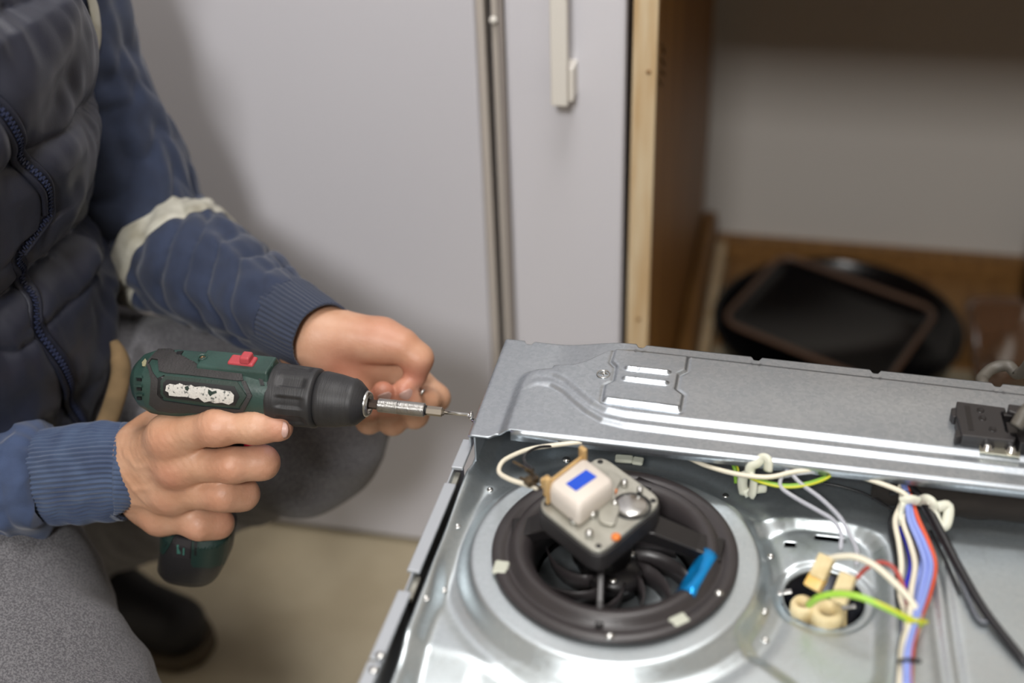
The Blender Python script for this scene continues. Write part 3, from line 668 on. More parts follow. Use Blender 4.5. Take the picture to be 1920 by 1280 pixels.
# nylon cable clips
def clipg(pts, nm='cable_clip', **k):
    P = catmull([az(*p) for p in pts], 5); V, Fc = tube_g(P, .0030, 8, ell=(.75, 1.25)); return obj(nm, V, Fc, nylon, oven, **k)
clipg([(1395, 925, .556), (1392, 905, .566), (1396, 890, .574), (1412, 893, .576), (1412, 918, .566), (1408, 928, .560)], label='white nylon cable clip by the fan')
clipg([(1405, 890, .576), (1408, 874, .583), (1420, 868, .586), (1430, 858, .590), (1440, 862, .590), (1440, 882, .582)], nm='clip_hook')
clipg([(1395, 926, .557), (1415, 918, .560), (1436, 915, .560)], nm='clip_foot')
clipg([(1722, 940, .570), (1738, 936, .578), (1748, 942, .578), (1752, 958, .572), (1760, 985, .566), (1774, 982, .568), (1778, 950, .576), (1758, 950, .577)], label='white nylon cable clip right of the wire bundle')
clipg([(1690, 940, .578), (1706, 936, .581), (1722, 940, .578)], nm='clip_hook')
clipg([(1695, 942, .578), (1690, 960, .572), (1692, 985, .566)], nm='clip_foot')
# dark insulated duct below the cover at right
P = [az(1640, 905, .565), az(1720, 922, .566), az(1800, 935, .566), az(1960, 950, .566)]
V, Fc = tube_g(catmull(P, 6), .012, 20, disp=lambda s, p: .001 * np.sin(s * 900) + .001 * np.sin(3 * p + s * 200)); obj('insulated_duct', V, Fc, mat('duct', '1d1814', .9, bump=.5, bscale=120), oven)
# -------- terminal block on the cover
tb = props(bpy.data.objects.new('terminal_block', None), 'black plastic mains terminal block'); COL.objects.link(tb); tb.parent = oven
q = xy([(1797, 752), (1887, 764), (1906, 826), (1808, 822)], .604)
WPOS[tb] = np.array([*q.mean(0), .598]); tb.location = Vector(WPOS[tb]) - oven.location
zt = .5965; top = .6055
def polybox(name, pts, z0, z1, m, par=tb, bev_=.0008, **k):
    o = obj(name, *prism_g(np.c_[np.array(pts), np.full(len(pts), z0)], (0, 0, z1 - z0)), m, par, smooth=False, **k)
    if bev_: bevel(o, bev_)
    return o
z9 = lambda pts: xy([(1760 + a / 9.14, 740 + b / 9.14) for a, b in pts], top)
polybox('block_body', z9([(310, 105), (1140, 215), (1160, 270), (1070, 290), (1150, 620), (1270, 700), (1330, 720), (1300, 790), (400, 690), (340, 420), (300, 330)]), zt, top, black_plastic)
polybox('hinge_tab', z9([(225, 180), (310, 170), (360, 250), (350, 330), (260, 340), (215, 270)]), zt, top - .002, black_plastic)
polybox('hinge_tab', z9([(300, 560), (420, 560), (440, 660), (300, 680), (285, 620)]), zt, top - .002, black_plastic)
polybox('hinge_bar', z9([(300, 380), (340, 380), (390, 560), (350, 570)]), zt, top - .003, black_plastic)
polybox('recess', z9([(440, 190), (530, 190), (605, 610), (520, 605)]), top - .0002, top + .0003, fan_plastic2, bev_=0)
for a, b in ((715, 270), (750, 405), (925, 595)):
    p = az(1760 + a / 9.14, 740 + b / 9.14, top)
    V, Fc = lathe_g((p[0], p[1], top - .001), (0, 0, 1), [(0, 0), (.0001, .0026), (.0014, .0026), (.0015, .0019), (.0012, .0014), (.0012, 0)], 18); obj('block_screw', V, Fc, fan_plastic2, tb)
polybox('cable_clamp', z9([(1180, 230), (1500, 270), (1560, 460), (1400, 520), (1330, 400), (1180, 350)]), zt, top + .004, black_plastic)
polybox('clamp_bar', z9([(1100, 300), (1330, 330), (1340, 390), (1110, 370)]), zt, top + .001, fan_plastic2)
polybox('clamp_bar', z9([(1150, 440), (1350, 440), (1380, 640), (1200, 650)]), zt, top - .001, fan_plastic2)
polybox('clamp_foot', z9([(1330, 660), (1560, 620), (1600, 860), (1400, 850)]), zt, top + .001, fan_plastic2)
mb = MB(); pa = az(1852, 843, .598); pb = az(1897, 847, .598)
V, Fc = box_g(((pa[0] + pb[0]) / 2, (pa[1] + pb[1]) / 2, .5975), .026, .007, .0012, rotz(-.03)); mb.add(V, Fc); mb.obj('terminal_strip', mat('brass_tin', 'cdc8b4', .3, .9), tb, smooth=False)
for a, b in ((1852, 836), (1897, 840)):
    p = az(a, b, .600); V, Fc = lathe_g((p[0], p[1], .5980), (0, 0, 1), [(0, .0042), (.0012, .0042), (.0014, .003), (.0032, .0028), (.0038, .0018), (.0038, 0)], 20); obj('terminal_screw', V, Fc, steel, tb)
# mains cable looping behind the cover
P = catmull([az(1905, 800, .612), az(1925, 770, .620), az(1960, 745, .62), (.215, .80, .64), (.205, .86, .632), ay(1918, 697, .90), ay(1890, 685, .91), ay(1862, 690, .91), ay(1842, 708, .90), ay(1825, 735, .885), (.10, .88, .50), (.08, .90, .3), (.1, .95, .03)], 8)
V, Fc = tube_g(P, .0048, 12); obj('mains_cable', V, Fc, mat('grey_cable', '57534c', .5), oven, label='grey mains cable looping behind the cover')
# screw in the corner of the cover
t = empty('corner_screw', (-.2085, .727, .5865), 'small silver screw in the left corner of the cover plate at the bit tip', 'screw')
V, Fc = lathe_g((-.2078, .727, .5884), (-1, 0, 0), [(0, .0034), (.0012, .0034), (.0022, .0022), (.0023, 0)], 20); obj('screw_head', V, Fc, steel, t)
V, Fc = lathe_g((-.2083, .727, .5845), (1, 0, 0), [(0, .0014), (.008, .0013), (.010, 0)], 10); obj('screw_thread', V, Fc, steel, t)

# ------------------------------------------------------------------ cordless drill
YD = .727; ZD = .589
green = mat('drill_green', '304b45', .42, col2='283d38', nscale=40, bump=.15, bscale=500)
green_d = mat('drill_green_dark', '25352f', .5, bump=.15, bscale=500)
rubber = mat('drill_rubber', '343233', .6, col2='2b2a2a', nscale=50, bump=.3, bscale=600)
chuck_m = mat('chuck_black', '222224', .5, bump=.2, bscale=300, stretch=(4, .3, .3), col2='29292b', nscale=60)
red_m = mat('switch_red', 'b1454c', .4); red2 = mat('trigger_red', 'c01535', .4)
drill = empty('cordless_drill', (-.43, YD, .40), 'green and black cordless drill with its bit at the oven cover corner', 'drill')
px2x = lambda px, py=720: ay(px, py, YD)[0]
XS = [px2x(a, b) for a, b in ((253, 712), (256, 712), (262, 712), (273, 713), (292, 714), (330, 716), (400, 722), (480, 730), (522, 734), (530, 735))]
RZ = [.004, .0105, .0155, .0205, .0240, .0258, .0262, .0258, .0235, .020]; RY = [.004, .0100, .0145, .0190, .0222, .0236, .0240, .0238, .0225, .019]
def b_r(x): return np.interp(x, XS, RY), np.interp(x, XS, RZ)
def body_g(n=72, nx=60, off=0, x0=None, x1=None):
    xs = np.unique(np.concatenate([np.array(XS), np.linspace(XS[0], XS[-1], nx)])); V = []
    for x in xs:
        ry, rz = b_r(x); ry += off; rz += off
        for j in range(n):
            a = 2 * PI * j / n; c, s = math.cos(a), math.sin(a); e = .86
            V.append((x, YD + ry * math.copysign(abs(c) ** e, c), ZD - .001 + rz * math.copysign(abs(s) ** e, s)))
    k = len(xs); Fc = [(i * n + j, i * n + (j + 1) % n, (i + 1) * n + (j + 1) % n, (i + 1) * n + j) for i in range(k - 1) for j in range(n)] + [list(range(n))[::-1], list(range((k - 1) * n, k * n))]
    return np.array(V), Fc
obj('housing', *body_g(), green, drill, label='dark green housing')
def hit(px, py, off=0):
    r = ray(px, py); t0, t1 = .85, None
    def f(t):
        p = CAM + r * t; ry, rz = b_r(p[0]); e = 2 / .86
        return (abs((p[1] - YD) / (ry + off)) ** e + abs((p[2] - ZD + .001) / (rz + off)) ** e) - 1
    ts = np.linspace(.90, 1.06, 120); prev = f(ts[0])
    for a, b in zip(ts[:-1], ts[1:]):
        v = f(b)
        if prev > 0 and v <= 0:
            for _ in range(18):
                m = (a + b) / 2
                if f(m) > 0: a = m
                else: b = m
            return CAM + r * b
        prev = v
    # silhouette: nearest approach
    k = min(ts, key=f); return CAM + r * k
Z1 = lambda pts: [(240 + a / 5.82, 640 + b / 5.82) for a, b in pts]
def patch(name, pts, th, m, par=drill, off=0, cuts=None, bev_=0, **k):
    bm = bmesh.new(); vs_ = [bm.verts.new((a, b, 0)) for a, b in pts]; bm.faces.new(vs_)
    bmesh.ops.triangulate(bm, faces=bm.faces[:])
    for it in range(7):
        long = [e for e in bm.edges if e.calc_length() > 7]
        if not long: break
        bmesh.ops.subdivide_edges(bm, edges=long, cuts=1); bmesh.ops.triangulate(bm, faces=bm.faces[:])
    bm.verts.index_update(); V = np.array([hit(v.co.x, v.co.y, off) for v in bm.verts]); Fc = [[v.index for v in f.verts] for f in bm.faces]; bm.free()
    # outward orientation
    c = V[Fc[0]]; n = np.cross(c[1] - c[0], c[2] - c[0])
    if n[1] > 0 and n @ (c[0] - [c[0][0], YD, ZD]) < 0: Fc = [f[::-1] for f in Fc]
    elif n @ (c[0] - [c[0][0], YD, ZD]) < 0: Fc = [f[::-1] for f in Fc]
    o = obj(name, V, Fc, m, par, smooth=False, **k); md = mod(o, 'SOLIDIFY', thickness=th + .0008, offset=1); 
    o.modifiers[0].offset = th / (th + .0008) * 2 - 1 if th > .0008 else .6
    return o
patch('rubber_overlay', Z1([(205, 235), (330, 95), (470, 92), (425, 160), (412, 232), (800, 270), (1105, 292), (1150, 262), (1232, 282), (1262, 430), (1200, 432), (980, 405), (700, 372), (420, 345), (345, 325), (330, 205), (262, 195), (215, 260)]), .0013, rubber, label='grey rubber band along the top')
patch('rubber_overlay', Z1([(205, 250), (235, 320), (258, 420), (245, 600), (238, 680), (330, 745), (470, 768), (800, 770), (1150, 772), (1262, 760), (1358, 590), (1285, 432), (1240, 435), (1305, 590), (1225, 735), (800, 700), (395, 640), (328, 580), (335, 420), (270, 330), (240, 250)]), .0013, rubber, label='grey rubber frame under the label')
patch('green_frame', Z1([(365, 430), (410, 375), (700, 400), (1200, 445), (1300, 590), (1215, 715), (800, 680), (405, 620), (365, 565)]), .0014, green_d)
patch('label_recess', Z1([(395, 450), (430, 415), (700, 440), (1170, 490), (1225, 595), (1175, 690), (800, 650), (430, 600), (395, 560)]), .0017, mat('label_black', '1c1b1d', .5))
lab = mat('worn_label', 'cfccc6', .7, col2='3b4442', nscale=420, lo=.56, hi=.66, nfac=.9, bump=.4, bscale=500)
patch('worn_label', Z1([(430, 475), (470, 458), (530, 470), (575, 452), (640, 478), (700, 470), (740, 492), (840, 485), (900, 505), (1000, 515), (1060, 530), (1130, 540), (1168, 580), (1160, 650), (1110, 676), (1040, 655), (960, 660), (900, 640), (845, 650), (800, 620), (780, 600), (740, 615), (640, 592), (560, 590), (460, 578), (455, 545), (420, 530)]), .0020, lab, label='scraped white label')
patch('label_scrape', Z1([(632, 490), (665, 478), (682, 505), (665, 535), (640, 520)]), .0022, green_d)
patch('label_scrape', Z1([(890, 515), (930, 540), (975, 530), (982, 555), (935, 570), (910, 590), (885, 555)]), .0022, green_d)
patch('side_slot', Z1([(1405, 335), (1450, 335), (1490, 480), (1450, 480)]), .0004, dark_cavity)
patch('side_slot', Z1([(535, 120), (605, 112), (580, 150), (530, 158)]), .0004, dark_cavity)
patch('side_slot', Z1([(330, 400), (400, 368), (352, 420), (350, 565), (385, 612), (335, 590)]), .0006, dark_cavity)
for yy in (400, 500, 600): patch('vent', Z1([(102, yy), (150, yy + 2), (152, yy + 34), (108, yy + 30)]), .0004, dark_cavity)
patch('dusty_patch', Z1([(160, 235), (195, 195), (215, 230), (190, 275), (165, 275)]), .0005, mat('dust', '8d8a6c', .9))
for a, b in ((125, 375), (120, 470), (130, 565)): patch('vent_rib', Z1([(a - 32, b), (a + 40, b - 2), (a + 45, b + 22), (a - 28, b + 20)]), .0018, green)
# top switch housing
tpz = ZD + .0245
def topbox(name, x0, x1, y0, y1, z0, z1, m, sl=.25, **k):
    V, Fc = box_g(((x0 + x1) / 2, (y0 + y1) / 2, (z0 + z1) / 2), x1 - x0, y1 - y0, z1 - z0)
    for i in range(8):
        if V[i][2] > (z0 + z1) / 2: V[i][1] = (y0 + y1) / 2 + (V[i][1] - (y0 + y1) / 2) * (1 - sl); V[i][0] = (x0 + x1) / 2 + (V[i][0] - (x0 + x1) / 2) * .96
    o = obj(name, V, Fc, m, drill, smooth=False, **k); bevel(o, .0015, 3); return o
xa, xb = ay(375, 668, YD)[0], ay(512, 680, YD)[0]
topbox('switch_housing', xa, xb, YD - .0155, YD + .0155, ZD + .012, ZD + .0272, green, .35)
xa, xb = ay(428, 662, YD)[0], ay(478, 668, YD)[0]
topbox('speed_switch', xa, xb, YD - .006, YD + .006, ZD + .024, ZD + .0292, red_m, .1, label='red speed switch')
xa, xb = ay(449, 662, YD)[0], ay(470, 662, YD)[0]
topbox('switch_knob', xa + .001, xb, YD - .0055, YD + .0055, ZD + .028, ZD + .0338, red_m, .15)
for a, b in ((817, 182), (1532, 272)):
    p = hit(240 + a / 5.82, 640 + b / 5.82, .0015); n = p - np.array([p[0], YD, ZD]); n /= np.linalg.norm(n)
    V, Fc = ring_g(p - n * .003, n, [(0, .0034), (.0048, .0036), (.0050, .0030), (.0035, .0026), (0, .0026)], 24); obj('screw_boss', V, Fc, green, drill)
    V, Fc = lathe_g(p - n * .001, n, [(0, .0026), (.0014, .0024), (.0018, .0012), (.0008, .0009), (.0008, 0)], 20); obj('housing_screw', V, Fc, mat('rusty_screw', '7a6248', .4, .8), drill)
# collar + chuck
def XX(px): return ay(px, 745, YD)[0]
cx0, cx1 = XX(516), XX(601)
def flute(t, a):
    L = cx1 - cx0; u = t / L
    if .22 < u < .86:
        s = math.cos(a * 9 + .7); e = min(1, (u - .22) / .12, (.86 - u) / .10)
        return -.0016 * e * max(0, min(1, (s + .25) * 2.2))
    return 0
pr = [(0, .0215), (.0006, .0232)] + [((cx1 - cx0) * u, .0236 - .0012 * u) for u in np.linspace(.04, .93, 22)] + [((cx1 - cx0) * .96, .0218), ((cx1 - cx0) * 1.0, .0200)]
obj('torque_collar', *lathe_g((cx0, YD, ZD), (1, 0, 0), pr, 144, flute), chuck_m, drill)
c2_, c3_ = XX(601), XX(690)
L = c3_ - c2_
pr = [(-.001, .0150), (0, .0195), (.0012, .0208), (.004, .0211), (L * .40, .0198), (L * .66, .0178), (L * .70, .0180), (L * .78, .0166), (L * .92, .0118), (L * .96, .0100), (L * .965, .006)]
obj('chuck', *lathe_g((c2_, YD, ZD), (1, 0, 0), pr, 96), chuck_m, drill)
obj('chuck_nose', *ring_g((c3_ - .006, YD, ZD), (1, 0, 0), [(0, .0101), (.0055, .0098), (.0072, .0084), (.0068, .0062), (.003, .0056), (0, .0056)], 64), steel, drill, label='silver chuck nose ring')
obj('chuck_jaws', *lathe_g((c3_ - .004, YD, ZD), (1, 0, 0), [(0, .0058), (.003, .0050), (.0035, .0038), (.0035, 0)], 24), dark_cavity, drill)
h0, h1_, h2, h3, h4 = XX(692), XX(708), XX(795), XX(830), XX(882)
obj('bit_shank', *lathe_g((h0 - .008, YD, ZD), (1, 0, 0), [(0, 0), (0, .0036), (h1_ - h0 + .009, .0036), (h1_ - h0 + .009, 0)], 6), mat('bronze_steel', '4a3f38', .4, .8), drill, smooth=False)
Lh = h2 - h1_
brushed = mat('brushed_steel', 'b9b8b6', .3, 1, bump=.5, bscale=260, stretch=(12, 1, 1))
obj('bit_holder', *lathe_g((h1_, YD, ZD), (1, 0, 0), [(0, .0030), (0, .0048), (.0005, .0052), (Lh * .40, .0052), (Lh * .405, .0050), (Lh * .42, .0050), (Lh * .425, .0052), (Lh * .66, .0052), (Lh * .665, .0050), (Lh * .68, .0052), (Lh * .97, .0052), (Lh * .99, .0048), (Lh, .0040), (Lh, 0)], 48), brushed, drill, label='silver magnetic bit holder')
obj('bit_ring', *lathe_g((h2, YD, ZD), (1, 0, 0), [(0, .0036), (.0015, .0036), (.0015, 0)], 24), dark_cavity, drill)
L3 = h3 - h2
o = obj('hex_bit', *lathe_g((h2 + .0008, YD, ZD), (1, 0, 0), [(0, .0036), (L3 * .85, .0036), (L3 * .86, .0024), (L3 * .92, .0026), (L3, .0014), (L3, 0)], 6), mat('bit_steel', 'a59c90', .35, 1), drill, smooth=False)
obj('bit_shaft', *lathe_g((h3, YD, ZD), (1, 0, 0), [(0, 0), (0, .0014), ((h4 - h3) * .55, .0012), ((h4 - h3) * .82, .0012), ((h4 - h3) * .9, .0015), (h4 - h3, .0010), (h4 - h3, 0)], 24, lambda t, a: .00022 * math.cos(3 * (a - t * 900)) if t > .012 else 0), steel, drill)
# grip, trigger, battery
def loft(name, secs, m, par, n=40, e=.8, **k):
    V = []
    for (x, y, z, rx, ry, tx) in secs:
        for j in range(n):
            a = 2 * PI * j / n; c, s = math.cos(a), math.sin(a); V.append((x + rx * math.copysign(abs(c) ** e, c), y + ry * math.copysign(abs(s) ** e, s), z + tx * math.copysign(abs(c) ** e, c)))
    K = len(secs); Fc = [(i * n + j, i * n + (j + 1) % n, (i + 1) * n + (j + 1) % n, (i + 1) * n + j) for i in range(K - 1) for j in range(n)] + [list(range(n))[::-1], list(range((K - 1) * n, K * n))]
    return obj(name, V, Fc, m, par, **k)
gx = lambda px, py: ay(px, py, YD)
g = [gx(400, 782), gx(398, 830), gx(392, 890), gx(382, 950), gx(372, 990)]
loft('grip', [(p[0], YD, p[2], r, q_, 0) for p, r, q_ in zip(g, (.032, .022, .0195, .021, .027), (.0165, .0145, .0140, .0155, .0200))][::-1], rubber, drill)
tp_ = gx(452, 835)
loft('trigger', [(tp_[0] - .006, YD, tp_[2] - .014, .010, .0065, 0), (tp_[0] - .003, YD, tp_[2], .012, .007, 0), (tp_[0], YD, tp_[2] + .014, .014, .007, 0)], mat('trigger_black', '151d1b', .4), drill)
tp_ = gx(476, 833)
loft('trigger_tip', [(tp_[0] - .004, YD - .001, tp_[2] - .006, .006, .007, 0), (tp_[0], YD - .001, tp_[2], .007, .0075, 0), (tp_[0], YD, tp_[2] + .010, .007, .007, 0)], red2, drill, label='red trigger tip')
b0, b1, b2, b3 = gx(375, 985), gx(368, 1030), gx(364, 1062), gx(362, 1070)
wpx = lambda px: px / 2450 * 1.09
loft('battery', [(b3[0], YD, b3[2] - .0015, wpx(48), .017, 0), (b3[0], YD, b3[2] + .003, wpx(57), .0215, 0), (b2[0], YD, b2[2] + .006, wpx(65), .0245, .001), (b1[0], YD, b1[2], wpx(67), .0258, 0), (b0[0], YD, b0[2], wpx(66), .0262, 0), (b0[0], YD, b0[2] + .006, wpx(60), .023, 0)], mat('battery_black', '232224', .45, bump=.2, bscale=400), drill, e=.72)
bsecs = [(b3[2] - .0015, b3[0], wpx(48), .017), (b3[2] + .003, b3[0], wpx(57), .0215), (b2[2] + .006, b2[0], wpx(65), .0245), (b1[2], b1[0], wpx(67), .0258), (b0[2], b0[0], wpx(66), .0262), (b0[2] + .006, b0[0], wpx(60), .023)]
def bhit(px, py, off=0):
    r = ray(px, py); ts = np.linspace(.95, 1.15, 300)
    zs = [s[0] for s in bsecs]
    def f(t):
        p = CAM + r * t; X0, RX, RY_ = [np.interp(p[2], zs, [s[i] for s in bsecs]) for i in (1, 2, 3)]
        return (abs((p[0] - X0) / (RX + off)) ** (2 / .72) + abs((p[1] - YD) / (RY_ + off)) ** (2 / .72)) - 1
    prev = 9
    for t_ in ts:
        v = f(t_)
        if v <= 0:
            a, b = t_ - .2 / 299, t_
            for _ in range(14):
                m = (a + b) / 2
                if f(m) > 0: a = m
                else: b = m
            return CAM + r * b
    return CAM + r * min(ts, key=f)
_hit = hit
def bpatch(*a, **k):
    global hit
    hit = bhit; o = patch(*a, **k); hit = _hit; return o
Z5 = lambda pts: [(200 + a / 4, 960 + b / 4) for a, b in pts]
batt_green = mat('battery_green', '18312d', .45, bump=.1, bscale=400)
bpatch('green_panel', Z5([(648, 160), (930, 150), (905, 280), (875, 385), (770, 412), (650, 405), (635, 380)]), .0012, batt_green)
bpatch('green_panel', Z5([(408, 130), (520, 150), (470, 260), (428, 318), (402, 290)]), .0012, batt_green)
bpatch('raised_key', Z5([(540, 180), (640, 200), (625, 345), (500, 330), (490, 290)]), .0010, mat('battery_key', '2b292c', .45))
bpatch('slot', Z5([(660, 210), (684, 208), (676, 315), (662, 318)]), .0014, dark_cavity)
bpatch('slot', Z5([(468, 212), (474, 222), (440, 262), (430, 262)]), .0014, dark_cavity)
lm = mat('li_mark', '3d6b62', .5)
for pts in ([(532, 240), (546, 240), (546, 292), (560, 292), (560, 304), (532, 304)], [(576, 262), (590, 262), (588, 314), (574, 314)], [(577, 244), (590, 244), (590, 255), (577, 255)]):
    bpatch('li_lettering', Z5(pts), .0014, lm)
# work light
p = gx(548, 797)
lt = mat('led_glow', 'cfc8ff', .3, emit='b9a8ff', estr=9)
obj('work_light', *lathe_g((cx0 + .002, YD - .009, ZD - .0235), (1, 0, -.3), [(0, 0), (0, .0022), (.003, .0020), (.004, 0)], 12), lt, drill, label='lit violet work light')
l = bpy.data.lights.new('work_light_lamp', 'SPOT'); l.energy = .10; l.color = (.62, .52, 1); l.spot_size = 1.0; l.spot_blend = .6; l.shadow_soft_size = .003
lo_ = bpy.data.objects.new('work_light_lamp', l); COL.objects.link(lo_); lo_.location = (cx0 + .008, YD - .009, ZD - .026)
lo_.rotation_euler = Vector((1, .06, .16)).to_track_quat('-Z', 'Y').to_euler()

# ------------------------------------------------------------------ person
person = empty('person', (-.72, .82, 0), 'person in navy quilted vest and blue sweatshirt crouching with drill, left hand cupped', 'person')
skin = mat('skin', 'cda286', .48, col2='bd8e70', nscale=45, lo=.3, hi=.7, sss=.12, bump=.35, bscale=520, attr='flush', attrcol='b8695a', bdist=.0006)
nail_m = mat('nail', 'c29d92', .42)
R = ay
# ---- right hand
W1, W2 = R(236, 836, .724), R(237, 922, .724)
mI, mM, mR_, mP = R(318, 816, .706), R(332, 872, .702), R(322, 922, .704), R(302, 962, .709)
fI = ([mI, R(408, 801, .699), R(480, 800, .703), R(524, 802, .707)], [.0150, .0125, .0115, .0103])
fM = ([mM, R(436, 872, .696), R(491, 867, .706), R(482, 870, .738)], [.0142, .0124, .0120, .0102])
fR = ([mR_, R(420, 925, .697), R(454, 926, .707), R(444, 930, .738)], [.0138, .0128, .0118, .0102])
fP = ([mP, R(374, 982, .702), R(409, 981, .711), R(398, 985, .738)], [.0130, .0117, .0110, .0096])
def fsdf(P, pts, rs):
    d = chain(P, pts, rs, .009)
    if pts is not fI[0]: return d
    # knuckle bump
    q = np.array(pts[1]) + (np.array(pts[1]) - (np.array(pts[0]) + np.array(pts[2])) / 2) * .10
    return smin(d, np.sqrt(sum((P[i] - q[i]) ** 2 for i in range(3))) - rs[1] * .88, .008)
def hand_r(P):
    d = cone(P, W1, W2, .0172, .0172)
    for m_, r in ((mI, .0150), (mM, .0142), (mR_, .0138), (mP, .0130)):
        w_ = W1 * .5 + W2 * .5; t_ = {0: .0}.get(0)
        d = smin(d, cone(P, W1 * .6 + W2 * .4 if m_ is mI or m_ is mM else W1 * .3 + W2 * .7, m_, .0170, r), .016)
    d = smin(d, cone(P, R(262, 890, .720), R(300, 890, .716), .024, .020), .016)
    d = smin(d, cone(P, W2, R(300, 965, .716), .0195, .0155), .014)
    # thumb side and thumb (far side of the grip)
    d = smin(d, cone(P, R(235, 832, .732), R(285, 806, .740), .0190, .0150), .012)
    th = chain(P, [R(285, 806, .740), R(345, 806, .754), R(402, 812, .762), R(445, 820, .760)], [.0150, .0130, .0118, .0095], .005)
    d = smin(d, th, .006)
    # forearm stub into the cuff
    d = smin(d, cone(P, W1 + [0, 0, -.001], R(120, 868, .720), .0170, .0145), .006)
    d = smin(d, cone(P, W2 + [0, 0, .001], R(120, 912, .720), .0170, .0145), .006)
    d = smin(d, ellip(P, R(300, 888, .7185), (.036, .0205, .036)), .012)
    for (a_, b_) in ((fI, fM), (fM, fR), (fR, fP)):
        q0 = (np.array(a_[0][0]) + np.array(b_[0][0])) / 2; q1 = (np.array(a_[0][1]) + np.array(b_[0][1])) / 2
        d = smin(d, cone(P, q0, q0 * .72 + q1 * .28, .0120, .0085), .009)
    Fg = None
    for f in (fI, fM, fR, fP):
        c = fsdf(P, *f); Fg = c if Fg is None else smin(Fg, c, .0022)
    d = smin(d, Fg, .011)
    # tendons, veins
    for m_, w_ in ((mI, .25), (mM, .4), (mR_, .6), (mP, .75)):
        a = W1 * (1 - w_) + W2 * w_ - [0, .0165, 0]; a[0] += .006
        d = smin(d, cone(P, m_ + [-.004, -.0118, .002], a, .0030, .0022), .0045)
    for m_ in (mI, mM, mR_, mP):
        q = m_ + np.array([.001, -.0035, .0]); d = smin(d, np.sqrt(sum((P[i] - q[i]) ** 2 for i in range(3))) - .0126, .010)
    return d
_hr = hand_r
def hand_r(P):
    d = _hr(P); c = R(226, 882, .7225); xe = c[0] + .004
    lim = (np.sqrt(((P[1] - c[1]) / .0275) ** 2 + ((P[2] - c[2]) / .0375) ** 2) - 1) * .0275 - np.maximum(P[0] - xe, 0) * 1.1
    return -smin(-d, -lim, .008)
lo = np.min([W2, mP, fP[0][3], W1], 0) - [.05, .035, .035]; hi = np.max([W1, fI[0][3], fM[0][3], [0, .765, 0]], 0) + [.02, .015, .03]
Vr, Qr = nets(hand_r, lo, hi, .0013, 3)
# ---- left hand
def A(px, py, d): return ad(px, py, d)
def hand_l(P):
    Wt, Wb = A(598, 622, 1.088), A(572, 655, 1.096)
    d = cone(P, A(540, 600, 1.10), A(600, 636, 1.090), .022, .0245)
    d = smin(d, cone(P, Wt, A(716, 640, 1.085), .0225, .0190), .014)         # thenar
    d = smin(d, cone(P, Wb, A(668, 735, 1.100), .0220, .0175), .016)         # hypothenar
    for q, r in ((A(748, 678, 1.118), .0145), (A(728, 700, 1.120), .0145), (A(700, 722, 1.118), .0145), (A(672, 745, 1.112), .0140)):
        d = smin(d, cone(P, A(610, 660, 1.105), q, .020, r), .012)
    th = chain(P, [A(716, 636, 1.085), A(752, 648, 1.080), A(783, 672, 1.080), A(779, 705, 1.085)], [.0175, .0140, .0125, .0098], .006)
    d = smin(d, th, .007)
    G_ = None
    for pts, rs in (([A(748, 680, 1.120), A(818, 746, 1.122), A(800, 752, 1.104), A(786, 744, 1.096)], [.0130, .0115, .0105, .0090]),
                    ([A(728, 702, 1.122), A(777, 776, 1.112), A(768, 752, 1.090), A(757, 730, 1.080)], [.0130, .0120, .0112, .0094]),
                    ([A(700, 724, 1.120), A(736, 788, 1.106), A(727, 760, 1.084), A(718, 735, 1.074)], [.0130, .0122, .0112, .0094]),
                    ([A(672, 747, 1.112), A(692, 788, 1.100), A(692, 768, 1.082), A(684, 750, 1.074)], [.0120, .0110, .0100, .0084])):
        c = chain(P, pts, rs, .005); G_ = c if G_ is None else smin(G_, c, .0012)
    return smin(d, G_, .006)
q = np.array([A(530, 595, 1.10), A(835, 746, 1.122), A(690, 800, 1.10), A(600, 600, 1.09), A(780, 640, 1.08)])
Vl, Ql = nets(hand_l, q.min(0) - .035, q.max(0) + .035, .0016, 3)
